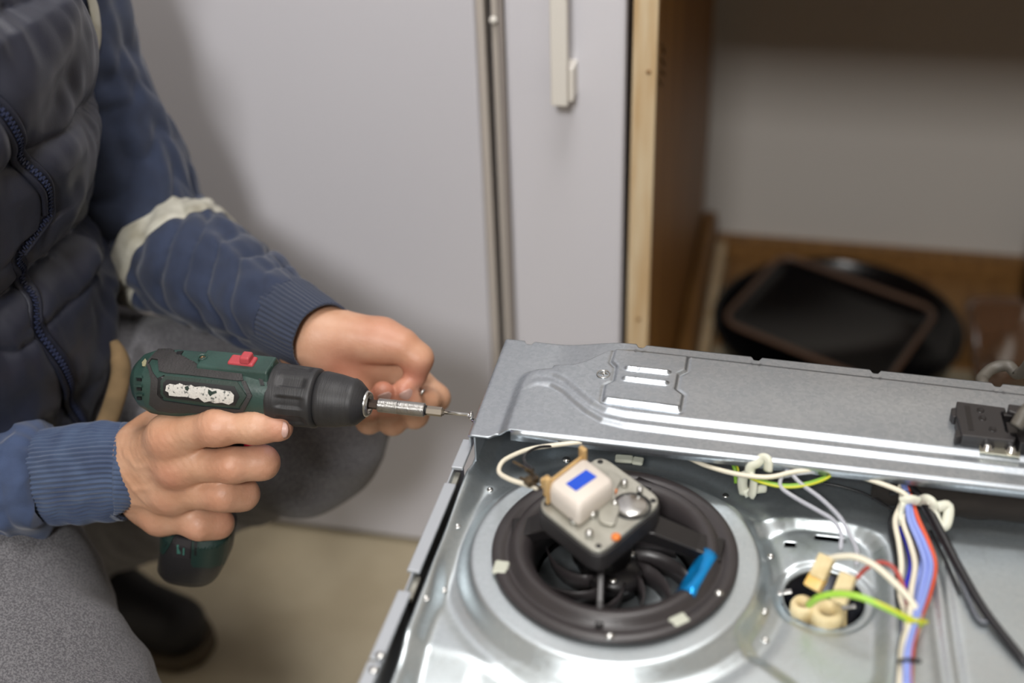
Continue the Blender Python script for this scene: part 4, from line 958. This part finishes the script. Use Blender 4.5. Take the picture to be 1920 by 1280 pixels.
# ---- coarse body
SH_L = np.array([-.655, .985, .80]); SH_R = np.array([-.70, .625, .82])
EL = ad(292, 452, 1.245); WL = ad(575, 617, 1.09)
ER = np.array([-.80, .655, .50]); WR = R(150, 890, .717)
NK = np.array([-.69, .81, .90]); HD = np.array([-.635, .80, 1.045])
HIP = np.array([-.77, .81, .42])
KR = np.array([-.512, .572, .325]); KL = ad(560, 792, 1.255)
AR = np.array([-.80, .60, .10]); AL = np.array([-.80, 1.0, .115])
hp = lambda v: HD + np.array(v)
def body_f(P):
    d = ellip(P, (-.715, .81, .70), (.115, .140, .20)); d = smin(d, ellip(P, HIP + [-.02, 0, 0], (.11, .13, .12)), .08)
    d = smin(d, ellip(P, (-.755, .81, .55), (.10, .125, .16)), .06)
    for s, e, w_ in ((SH_L, EL, WL), (SH_R, ER, WR)):
        d = smin(d, cone(P, (-.70, .81, .82), s, .06, .058), .04)
        d = smin(d, cone(P, s, e, .050, .038), .03); d = smin(d, cone(P, e, w_, .036, .022), .02)
    d = smin(d, cone(P, NK - [0, 0, .06], NK + [.02, 0, .06], .062, .056), .04)
    for h_, k_, a_ in (((-.76, .73, .40), KR, AR), ((-.76, .89, .40), KL, AL)):
        d = smin(d, cone(P, h_, k_, .088, .060), .03); d = smin(d, cone(P, k_, a_, .050, .030), .02)
    # head: skull, face, jaw, nose, ears, lips, brow
    h = ellip(P, hp((-.012, 0, .02)), (.098, .078, .105)); h = smin(h, ellip(P, hp((.030, 0, -.035)), (.062, .060, .080)), .03)
    h = smin(h, ellip(P, hp((.062, 0, -.092)), (.026, .030, .022)), .02)
    h = smin(h, cone(P, hp((.088, 0, .012)), hp((.112, 0, -.030)), .008, .013), .010)
    h = smin(h, cone(P, hp((.082, -.035, .022)), hp((.082, .035, .022)), .012, .012), .012)
    h = smin(h, cone(P, hp((.091, -.018, -.062)), hp((.091, .018, -.062)), .007, .007), .006)
    for s in (-1, 1):
        h = np.maximum(h, -(ellip(P, hp((.100, s * .031, .006)), (.018, .018, .013)) ))
        h = smin(h, ellip(P, hp((.0835, s * .031, .0105)), (.0140, .0155, .0085)), .002)
        h = smin(h, ellip(P, hp((-.008, s * .080, -.005)), (.020, .008, .032)), .004)
    return smin(d, h, .02)
Vb, Qb = nets(body_f, (-1.02, .42, .0), (-.20, 1.16, 1.18), .0075, 2)
# join to one body mesh, coarse arms end inside the cuffs
def flush_of(V, pts):
    f = np.zeros(len(V))
    for p, s, a in pts: f = np.maximum(f, a * np.exp(-((V - p) ** 2).sum(1) / (2 * s * s)))
    return f
Nr = vnormals(Vr, Qr)
# knuckle creases, fine wrinkles and veins on the right hand
dsp = np.zeros(len(Vr))
for f, amp in ((fI, 1), (fM, 1), (fR, 1), (fP, .9)):
    for k_, s_ in ((1, .0085), (2, .005)):
        c = np.array(f[0][k_]); ax_d = np.array(f[0][k_]) - np.array(f[0][k_ - 1]); ax_d /= np.linalg.norm(ax_d)
        u_ = (Vr - c) @ ax_d; w_ = np.exp(-((Vr - c) ** 2).sum(1) / (2 * (f[1][k_] * 1.1) ** 2)) * np.exp(-(u_ / s_) ** 2)
        dsp += -.00036 * amp * w_ * (.5 + .5 * np.cos(u_ * 2 * PI / .0027)) * (Nr[:, 1] < .3)
for c in (mI, mM, mR_, mP):
    u_ = Vr[:, 0] - c[0]; w_ = np.exp(-((Vr - c) ** 2).sum(1) / (2 * .013 ** 2)); dsp += -.00028 * w_ * (.5 + .5 * np.cos((u_ + .3 * (Vr[:, 2] - c[2])) * 2 * PI / .0030)) * (Nr[:, 1] < 0)
veins = [[R(232, 850, .70), R(262, 868, .70), R(290, 860, .70)], [R(235, 880, .70), R(262, 905, .70), R(285, 930, .70)], [R(262, 905, .70), R(290, 900, .70), R(305, 892, .70)], [R(248, 930, .70), R(275, 935, .70), R(300, 945, .70)]]
for v in veins:
    d_, _ = pdist(Vr[:, 0], Vr[:, 2], np.array(v)[:, [0, 2]]); dsp += .0007 * np.exp(-(d_ / .0030) ** 2) * (Nr[:, 1] < -.2)
Vr = Vr + Nr * (dsp + .00012 * noise2(Vr[:, 0] * 130, Vr[:, 2] * 130, 5))[:, None]
fl_r = flush_of(Vr, [(mI + [0, -.012, 0], .009, .3), (mM + [0, -.012, 0], .010, .45), (mR_ + [0, -.012, 0], .009, .25), (mP + [0, -.01, 0], .009, .25)] + [(np.array(f[0][1]) + [0, -.01, 0], .012, .22) for f in (fI, fM, fR, fP)] + [(np.array(fI[0][3]), .010, .5), (np.array(fM[0][2]), .010, .4), (np.array(fR[0][2]), .010, .4), (np.array(fP[0][2]), .010, .5)])
fl_l = flush_of(Vl, [(A(779, 700, 1.08), .012, .7), (A(720, 740, 1.07), .016, .6), (A(757, 735, 1.07), .012, .6), (A(720, 630, 1.07), .02, .3), (A(640, 690, 1.08), .02, .45)])
V = np.concatenate([Vb, Vr, Vl]); Qa = np.concatenate([Qb, Qr + len(Vb), Ql + len(Vb) + len(Vr)])
obj('body', V, Qa.tolist(), skin, person, attrs={'flush': np.concatenate([np.zeros(len(Vb)), fl_r, fl_l])})
# nails
def nail(c, tip, nrm, wd, ln, bend=.5):
    c = np.array(c); t = np.array(tip, float); t /= np.linalg.norm(t); n = np.array(nrm, float); n -= t * (n @ t); n /= np.linalg.norm(n); s = np.cross(t, n); V = []; na, nb = 10, 9
    for i in range(na):
        for j in range(nb):
            u_ = -1 + 2 * i / (na - 1); v_ = -1 + 2 * j / (nb - 1)
            # squircle mapping
            x_ = u_ * math.sqrt(1 - v_ * v_ * .42); y_ = v_ * math.sqrt(1 - u_ * u_ * .42)
            V.append(c + t * x_ * ln + s * y_ * wd + n * (-(y_ ** 2) * wd * bend - .15 * ln * x_ ** 2))
    Fc = [(i * nb + j, i * nb + j + 1, (i + 1) * nb + j + 1, (i + 1) * nb + j) for i in range(na - 1) for j in range(nb - 1)]
    o = obj('fingernail', V, Fc, nail_m, person); mod(o, 'SOLIDIFY', thickness=.0006, offset=0)
cd = lambda p: (CAM - p) / np.linalg.norm(CAM - p)
tI = np.array(fI[0][3]); v_ = cd(tI); nn = v_ * .9 + np.array([.25, -.1, -.15]); nn /= np.linalg.norm(nn)
nail(tI + nn * .0106 + [-.0035, 0, 0], (1, .05, 0), nn, .0068, .0074)
for (a, b, c), (a2, b2, c3q) in (((757, 730, 1.080), (768, 752, 1.090)), ((718, 735, 1.074), (727, 760, 1.084))):
    C_ = A(a, b, c); ax3 = A(a, b, c) - A(a2, b2, c3q); ax3 /= np.linalg.norm(ax3); n3 = cd(C_); n3 = n3 - ax3 * (n3 @ ax3); n3 /= np.linalg.norm(n3)
    nail(C_ + n3 * .0096 - ax3 * .001, ax3, n3, .0062, .0072)
# hair, eyes
hair_m = mat('hair', '2a211c', .7, bump=.6, bscale=300)
def hair_f(P):
    h = ellip(P, hp((-.018, 0, .030)), (.104, .085, .108)); cut = (P[0] - HD[0] - .055) + 0 * P[1] + .9 * (-(P[2] - HD[2]) + .045); 
    cut2 = -(P[2] - HD[2] + .055) + 0 * P[0]
    return np.maximum(np.maximum(h, np.minimum(cut, 9)), cut2 + 0 * P[1])
Vh, Qh = nets(hair_f, HD - .15, HD + .16, .005, 1); obj('hair', Vh, Qh.tolist(), hair_m, person)
for s in (-1, 1):
    V_, F_ = lathe_g(hp((.0850, s * .031, .004)), (1, 0, -.35), [(0, .0105), (.005, .0088), (.0085, .004), (.0088, 0)], 20); obj('eye', V_, F_, mat('eye_white', 'd9d4cc', .2), person)
    V_, F_ = lathe_g(hp((.0915, s * .031, .0015)), (1, 0, -.35), [(0, .0052), (.0018, .0042), (.0022, 0)], 16); obj('iris', V_, F_, mat('iris', '3a2a1c', .2), person)
# ---- vest
vest_m = mat('vest_nylon', '1a1d2b', .46, col2='202331', nscale=30, bump=.12, bscale=900, sheen=.06)
vest_m.node_tree.nodes['Principled BSDF'].inputs['Coat Weight'].default_value = .05
TZ = [.36, .40, .44, .48, .52, .56, .60, .64, .68, .72, .76, .80, .84, .88, .915]
TCX = [-.779, -.773, -.761, -.749, -.739, -.725, -.713, -.717, -.709, -.700, -.694, -.683, -.668, -.672, -.682]
TRX = [.150, .160, .164, .166, .166, .158, .146, .146, .152, .156, .156, .150, .135, .105, .070]
TRY = [.150, .155, .160, .165, .168, .168, .164, .166, .170, .174, .176, .172, .155, .120, .075]
NPH = 360; zs = np.linspace(TZ[0], TZ[-1], 300)
def vest_pt(z, ph, off=0, detail=True):
    """ph: azimuth, 0 = +X"""
    z = np.asarray(z, float); ph = np.asarray(ph, float)
    cx = np.interp(z, TZ, TCX); rx = np.interp(z, TZ, TRX); ry = np.interp(z, TZ, TRY); cy = .81
    e = .9; c = np.cos(ph); s = np.sin(ph)
    ux = np.sign(c) * np.abs(c) ** e; uy = np.sign(s) * np.abs(s) ** e
    dr = 0
    if detail:
        zz2 = z + .012 * np.sin(ph * 2 + 1) + .006 * noise2(ph * 1.4, z * 0 + .3, 11)
        for zs_, dp, wd in SEAMS:
            dr = dr - dp * np.exp(-np.abs(zz2 - zs_) / wd)
        # puckers radiating from seams
        near = sum(np.exp(-np.abs(zz2 - q_[0]) / .022) for q_ in SEAMS)
        dr = dr + .0014 * near * noise2(ph * 6, z * 6, 12) + .0004 * near * noise2(ph * 26, z * 10, 15)
        dr = dr + .0050 * noise2(ph * 2.2 + z * 5, z * 7 - ph * 1.5, 13) + .0015 * noise2(ph * 5.5 + z * 10, z * 16 - ph * 4, 14)
        lowm = sst(.60, .50, z)
        dr = dr + lowm * .0022 * np.sin(ph * 9 + z * 60 + 2 * noise2(ph * 2, z * 6, 16)) 
        dzp = (ph - zip_ph(z)) * .16
        dr = dr - .006 * np.exp(-(dzp / .010) ** 2)
    r = 1
    return np.stack([cx + (rx + dr + off) * ux * r, cy + (ry + dr + off) * uy * r, z + 0 * ph], -1)
SEAMS = [(.855, .010, .010), (.752, .012, .010), (.640, .022, .012), (.598, .005, .006), (.51, .003, .008)]
def zip_ph(z): return np.interp(z, ZZ, ZP)
ZZ, ZP = [.3, 1.0], [0, 0]
def find_ph(px, py, off=.0):
    best = None
    for z in np.linspace(.38, .90, 105):
        P_ = vest_pt(np.full(61, z), np.linspace(-1.3, 1.1, 61), off, False)
        d = P_ - CAM; zz_ = d @ FW; xx = 960 + F * (d @ RT) / zz_; yy = 640 - F * (d @ UP) / zz_; e = np.hypot(xx - px, yy - py); k = e.argmin()
        if best is None or e[k] < best[0]: best = (e[k], z, np.linspace(-1.3, 1.1, 61)[k])
    return best
zpx = [(-60, 150), (0, 208), (38, 260), (70, 320), (98, 365), (106, 412), (62, 455), (30, 485), (68, 515), (86, 560), (76, 610), (92, 645), (135, 690), (155, 740), (156, 800), (150, 860)]
fz = sorted([find_ph(*p)[1:] for p in zpx]); ZZ = [a for a, b in fz]; ZP = [b for a, b in fz]
for i in range(1, len(ZZ)):
    if ZZ[i] <= ZZ[i - 1]: ZZ[i] = ZZ[i - 1] + .002
PHg, Zg = np.meshgrid(np.arange(NPH) / NPH * 2 * PI, zs)
PHg = (PHg + PI) % (2 * PI) - PI
Vv = vest_pt(Zg, PHg).reshape(-1, 3); n = NPH
Fv = [(i * n + j, i * n + (j + 1) % n, (i + 1) * n + (j + 1) % n, (i + 1) * n + j) for i in range(len(zs) - 1) for j in range(n)]
vest = obj('quilted_vest', Vv, Fv, vest_m, person, label='navy quilted vest')
# zipper: tape + teeth
zt_ = np.linspace(.40, .88, 260); P0 = vest_pt(zt_, zip_ph(zt_)); 
kz = np.ones(9) / 9
P0 = np.stack([np.convolve(np.pad(P0[:, i], 4, 'edge'), kz, 'valid') for i in range(3)], 1)
axis_c = np.stack([np.interp(zt_, TZ, TCX), np.full(len(zt_), .81), zt_], 1); outn = P0 - axis_c; outn[:, 2] = 0; outn /= np.linalg.norm(outn, axis=1)[:, None]
tg = np.gradient(P0, axis=0); tg /= np.linalg.norm(tg, axis=1)[:, None]; sd = np.cross(tg, outn); sd /= np.linalg.norm(sd, axis=1)[:, None]
V = []
prof_w = [(-.0085, .0025), (-.0065, .0050), (-.0042, .0052), (-.0034, .0040), (.0034, .0040), (.0042, .0052), (.0065, .0050), (.0085, .0025)]
for i in range(len(zt_)):
    for a, b in prof_w: V.append(P0[i] + sd[i] * a + outn[i] * b)
m_ = len(prof_w); Fc = [(i * m_ + j, i * m_ + j + 1, (i + 1) * m_ + j + 1, (i + 1) * m_ + j) for i in range(len(zt_) - 1) for j in range(m_ - 1)]
zo = obj('zipper', V, Fc, mat('zip_tape', '141828', .6, bump=.3, bscale=900), person, label='dark blue zipper tape'); mod(zo, 'SOLIDIFY', thickness=.0008)
tm = MB(); s_ = np.concatenate([[0], np.cumsum(np.linalg.norm(np.diff(P0, axis=0), axis=1))]); k = 0
for q_ in np.arange(.002, s_[-1], .0022):
    c = np.array([np.interp(q_, s_, P0[:, i] + outn[:, i] * .0048) for i in range(3)]); i = int(np.searchsorted(s_, q_)) - 1; k += 1
    Rm_ = np.array([sd[i], tg[i], outn[i]]).T; tm.add(*box_g(c + sd[i] * (.0009 if k % 2 else -.0009), .0034, .0013, .0018, Rm_))
tm.obj('zipper_teeth', mat('zip_teeth', '252c45', .5), zo, smooth=False, kind='stuff')
# ---- sleeves
blue = mat('sweat_blue', '1f2940', .85, col2='26314a', nscale=60, bump=.25, bscale=900, sheen=.2)
blue2 = mat('sweat_blue_mid', '2e3c58', .88, col2='3b4b6c', nscale=35, bump=.3, bscale=900, sheen=.25)  # right sleeve, a paler blue than the left sleeve
def sleeve(name, P, r, disp, m, n=120, ell=None, k=14, **kw):
    Pc = catmull(P, k); rr_ = catmull(np.c_[r, r, r], k)[:, 0]; V, Fc = tube_g(Pc, rr_, n, disp, ell, caps=False); o = obj(name, V, Fc, m, person, **kw); mod(o, 'SOLIDIFY', thickness=.0012, offset=-1); return o
def wrink(a, seed, dens=1):
    def f(s, p):
        cp, sp = np.cos(p), np.sin(p)
        w_ = noise2(s * 15 * dens + .6 * sp, cp * .9 + sp * .3, seed); 
        ridg = 1 - np.abs(w_)
        return a * (ridg ** 3 - .35) + a * .5 * noise2(s * 32 * dens + cp, sp * 2.2, seed + 1) + a * .35 * noise2(s * 6, cp * 1.6 + 7 + sp, seed + 2)
    return f
PU = [SH_L + [-.02, -.06, .03], SH_L + [.005, .0, .02], (SH_L * .62 + EL * .38) + [.002, .004, .006], (SH_L * .28 + EL * .72) + [.004, .004, .004], EL + [.0, .0, -.002]]
PF = [EL, EL * .72 + WL * .28, EL * .42 + WL * .58, EL * .2 + WL * .8, EL * .10 + WL * .90]
LP = catmull(PU[:-1] + PF, 22); LR = catmull(np.array([[q] * 3 for q in (.058, .067, .058, .055, .058, .054, .044, .0375, .0335)]), 22)[:, 0]
LS = np.concatenate([[0], np.cumsum(np.linalg.norm(np.diff(LP, axis=0), axis=1))]); s_el = LS[4 * 22]
def wsl(s, p):
    cp, sp = np.cos(p), np.sin(p); wv = .9 * noise2(s * 7, cp + sp * .7, 41)
    fore = sst(s_el - .03, s_el + .03, s) * sst(s_el + .235, s_el + .15, s); upm = sst(s_el + .01, s_el - .05, s)
    t1 = -2 * p + s * 92 + 1.2 * wv; t2 = p - s * 70 + 1.5 * wv + 2
    d = fore * (-.0085 * (1 - np.abs(np.sin(t1))) ** 2.2 + .0016) * (.75 + .25 * np.sin(p + 1))
    d = d + upm * (-.0045 * (1 - np.abs(np.sin(t2))) ** 2 + .0008) * (.45 + .55 * sst(s_el - .16, s_el - .02, s))
    return d + .0014 * noise2(s * 18, sp * 2 + cp, 42) + .0030 * noise2(s * 6, sp + cp * 1.3, 43)
LV, LF = tube_g(LP, LR, 180, wsl, caps=False); o = obj('left_sleeve', LV, LF, blue, person, label='dark blue sleeve with folds'); mod(o, 'SOLIDIFY', thickness=.0012, offset=-1)
def ribs(nr, a, wv=0): return lambda s, p: a * np.cos(p * nr) + wv * noise2(s * 22, np.cos(p) + 2 * np.sin(p), 51)
WD = WL - EL; WD /= np.linalg.norm(WD)
cuffL = [WL - WD * .045, WL - WD * .03, WL - WD * .010, WL + WD * .012, WL + WD * .022]
cuff_m = mat('cuff_blue', '2e3649', .9, bump=.2, bscale=900, sheen=.2)
def cuffobj(name, P, r, m, nr, a, wv, n=420, **kw):
    Pc = catmull(P, 8); rr_ = catmull(np.c_[r, r, r], 8)[:, 0]; V, Fc = tube_g(Pc, rr_, n, ribs(nr, a, wv), caps=False); o = obj(name, V, Fc, m, person, **kw); mod(o, 'SOLIDIFY', thickness=.0018, offset=-1); return o
cuffobj('left_cuff', cuffL, [.0335, .0350, .0335, .0318, .0310], cuff_m, 52, .0005, .0006)
# reflective bands
BSL, BPH = .0, 0.
refl = mat('reflective_band', 'b9b7ab', .5, col2='8f8b7c', nscale=30, bump=.2, bscale=300)
LVg = LV.reshape(len(LP), 180, 3); LC = LVg - LP[:, None]
_i = int(np.interp(s_el + .036, LS, np.arange(len(LS)))); BPH = 2 * PI * int((LC[_i] @ (UP * 1.0 - FW * .7)).argmax()) / 180; BSL = .030; V = []; nb_ = 9
for a in np.linspace(-1, 1, nb_):
    for j in range(180):
        ph_ = 2 * PI * j / 180; q_ = s_el + .032 + a * .0165 + BSL * math.cos(ph_ - BPH); f_ = np.interp(q_, LS, np.arange(len(LS))); i0 = int(f_); t_ = f_ - i0
        V.append(LP[i0] * (1 - t_) + LP[i0 + 1] * t_ + (LC[i0, j] * (1 - t_) + LC[i0 + 1, j] * t_) * (1.0 + (.055 if abs(a) < .99 else .01)))
Fc = [(i * 180 + j, i * 180 + (j + 1) % 180, (i + 1) * 180 + (j + 1) % 180, (i + 1) * 180 + j) for i in range(nb_ - 1) for j in range(180)]
obj('reflective_band', V, Fc, refl, person, label='off-white reflective band')
sP = vest_pt(np.linspace(.70, .90, 14), np.full(14, .92), .006, False)
# shoulder stripe on the jacket behind the vest
P_ = [ad(152, -25, 1.10), ad(166, 10, 1.10), ad(175, 50, 1.105), ad(178, 85, 1.11), ad(174, 118, 1.115)]
_D = LV - CAM; _dz = _D @ FW; _px = 960 + F * (_D @ RT) / _dz; _py = 640 - F * (_D @ UP) / _dz
P_ = []
for a, b in ((160, -30), (174, 8), (181, 50), (181, 85), (176, 118)):
    m_ = np.hypot(_px - a, _py - b) < 14
    P_.append(ad(a, b, (_dz[m_].min() if m_.any() else 1.06) - .001))
Pc = catmull(P_, 6); V, Fc = tube_g(Pc, np.interp(np.linspace(0, 1, len(Pc)), [0, .3, .7, 1], [.004, .0068, .0060, .0015]), 12, ell=(1, .35)); obj('shoulder_stripe', V, Fc, refl, person, label='off-white shoulder stripe')
P_ = [ad(196, 486, 1.19), ad(206, 505, 1.19), ad(232, 516, 1.19)]; V, Fc = tube_g(catmull(P_, 5), .006, 10, ell=(1, .4)); obj('hem_stripe', V, Fc, refl, person, label='small off-white stripe below the sleeve')
# right sleeve and cuff
PR_ = [SH_R + [-.01, .06, .03], SH_R, (SH_R + ER) / 2 + [-.01, -.005, 0], ER, R(-150, 915, .690), R(-40, 906, .703), R(40, 899, .712), R(78, 897, .7145), R(96, 896, .716)]
sleeve('right_sleeve', PR_, [.062, .066, .058, .056, .052, .0495, .0480, .0465, .0365], wrink(.0040, 71, 1), blue2, label='mid-blue sleeve')
rc = [R(78, 896, .7150), R(110, 893, .7165), R(150, 889, .718), R(195, 885, .7205), R(224, 882, .722), R(229, 882, .7225)]
cuff_r = mat('cuff_blue_mid', '34425f', .9, col2='43536f', nscale=50, bump=.2, bscale=900, sheen=.3)  # right cuff, a paler blue than the left cuff
def rrib(s, p): return .0008 * np.cos(p * 62) + .0011 * noise2(s * 30, np.cos(p) + 2 * np.sin(p), 81) 
Pc = catmull(rc, 12); rv = catmull(np.c_[[.0345, .0372, .0378, .0372, .0366, .0350]] if False else np.array([[q] * 3 for q in (.0345, .0365, .0370, .0368, .0362, .0350)]), 12)[:, 0]
V, Fc = tube_g(Pc, rv, 496, rrib, ell=(1.0, 1.13), caps=False); o = obj('right_cuff', V, Fc, cuff_r, person, label='ribbed mid-blue cuff'); mod(o, 'SOLIDIFY', thickness=.0020, offset=-1)
# ---- trousers
grey = mat('trousers_grey', '504f53', .95, col2='737275', nscale=650, lo=.4, hi=.62, bump=.5, bscale=900, sheen=.15)
def trous(P):
    d = ellip(P, (-.775, .81, .41), (.155, .19, .13))
    d = smin(d, cone(P, (-.735, .735, .405), KR, .116, .086), .05)
    d = smin(d, cone(P, KR, AR, .083, .062), .02)
    l = cone(P, (-.76, .90, .41), KL, .110, .083); l = smin(l, cone(P, KL, AL, .080, .060), .02)
    d = smin(d, l, .05)
    n_ = noise2(P[0] * 7 + P[2] * 4, P[1] * 9 + P[2] * 3, 91) * .0045 + noise2(P[0] * 16 - P[1] * 9, P[2] * 15 + P[1] * 8, 92) * .0022
    kn = np.exp(-((P[0] - KL[0] + .08) ** 2 + (P[1] - KL[1]) ** 2 + (P[2] - KL[2] + .02) ** 2) / .006)
    return d + n_ + .004 * kn * np.sin(P[0] * 160 + P[2] * 90)
Vt, Qt = nets(trous, (-1.02, .40, .03), (-.24, 1.16, .60), .006, 2); obj('trousers', Vt, Qt.tolist(), grey, person, label='grey flecked work trousers')
# belt / tan lining
tan = mat('tan_cloth', '766042', .9, col2='5f4d33', nscale=40, bump=.3, bscale=500)
P_ = [ad(214, 640, 1.145), ad(224, 668, 1.142), ad(226, 705, 1.138), ad(212, 760, 1.132), ad(192, 812, 1.128), ad(180, 850, 1.13)]
Pc = catmull(P_, 6); V, Fc = tube_g(Pc, np.interp(np.linspace(0, 1, len(Pc)), [0, .25, .8, 1], [.004, .0085, .0090, .006]), 14, ell=(1.0, .8)); obj('tan_strap', V, Fc, tan, person, label='tan cloth strap below the vest')
# ---- shoes
shoe_m = mat('shoe_black', '131214', .6, bump=.2, bscale=200); sole_m = mat('shoe_sole', '4d4231', .7)
def shoe(heel, toe, nm):
    heel = np.array(heel, float); toe = np.array(toe, float); d_ = toe - heel; L_ = np.linalg.norm(d_); d_ /= L_; s_ = np.array([-d_[1], d_[0], 0])
    g = lambda a, b, z: heel + d_ * a * L_ + s_ * b + [0, 0, z]
    def f(P):
        d = cone(P, g(.12, 0, .050), g(.45, 0, .052), .036, .040); d = smin(d, cone(P, g(.45, 0, .046), g(.86, .0, .040), .042, .036), .03)
        d = smin(d, cone(P, g(.14, 0, .06), g(.12, 0, .13), .038, .044), .03); return np.maximum(d, -(P[2] - .018) + 0 * P[0])
    c = (heel + toe) / 2; V1, Q1 = nets(f, c - [.2, .2, .09], c + [.2, .2, .20], .005, 2); o = obj(nm, V1, Q1.tolist(), shoe_m, person)
    pts = [(-.02, -.030), (.0, .030), (.25, .036), (.5, .036), (.75, .046), (.92, .040), (1.02, .020), (1.03, -.012), (.94, -.038), (.75, -.045), (.5, -.037), (.25, -.037)]
    pl = rrect([g(a, b, 0) for a, b in pts], .01, 4); pl[:, 2] = .002
    so = obj(nm.replace('shoe', 'sole'), *prism_g(pl, (0, 0, .020)), sole_m, o, smooth=False); bevel(so, .003)
shoe((-.86, 1.0, 0), (-.618, .955, 0), 'shoe')
shoe((-.86, .60, 0), (-.62, .55, 0), 'shoe')
# small screw pinched between left thumb and index finger
t = empty('held_screw', A(779, 727, 1.086), 'tiny silver screw pinched between the left thumb and index finger', 'screw')
sd_ = RT * .6 - UP * .5
V, Fc = lathe_g(A(776, 722, 1.082), sd_, [(0, 0), (.001, .0012), (.008, .0013), (.008, .0030), (.010, .0028), (.0104, 0)], 14); obj('screw_body', V, Fc, steel, t)
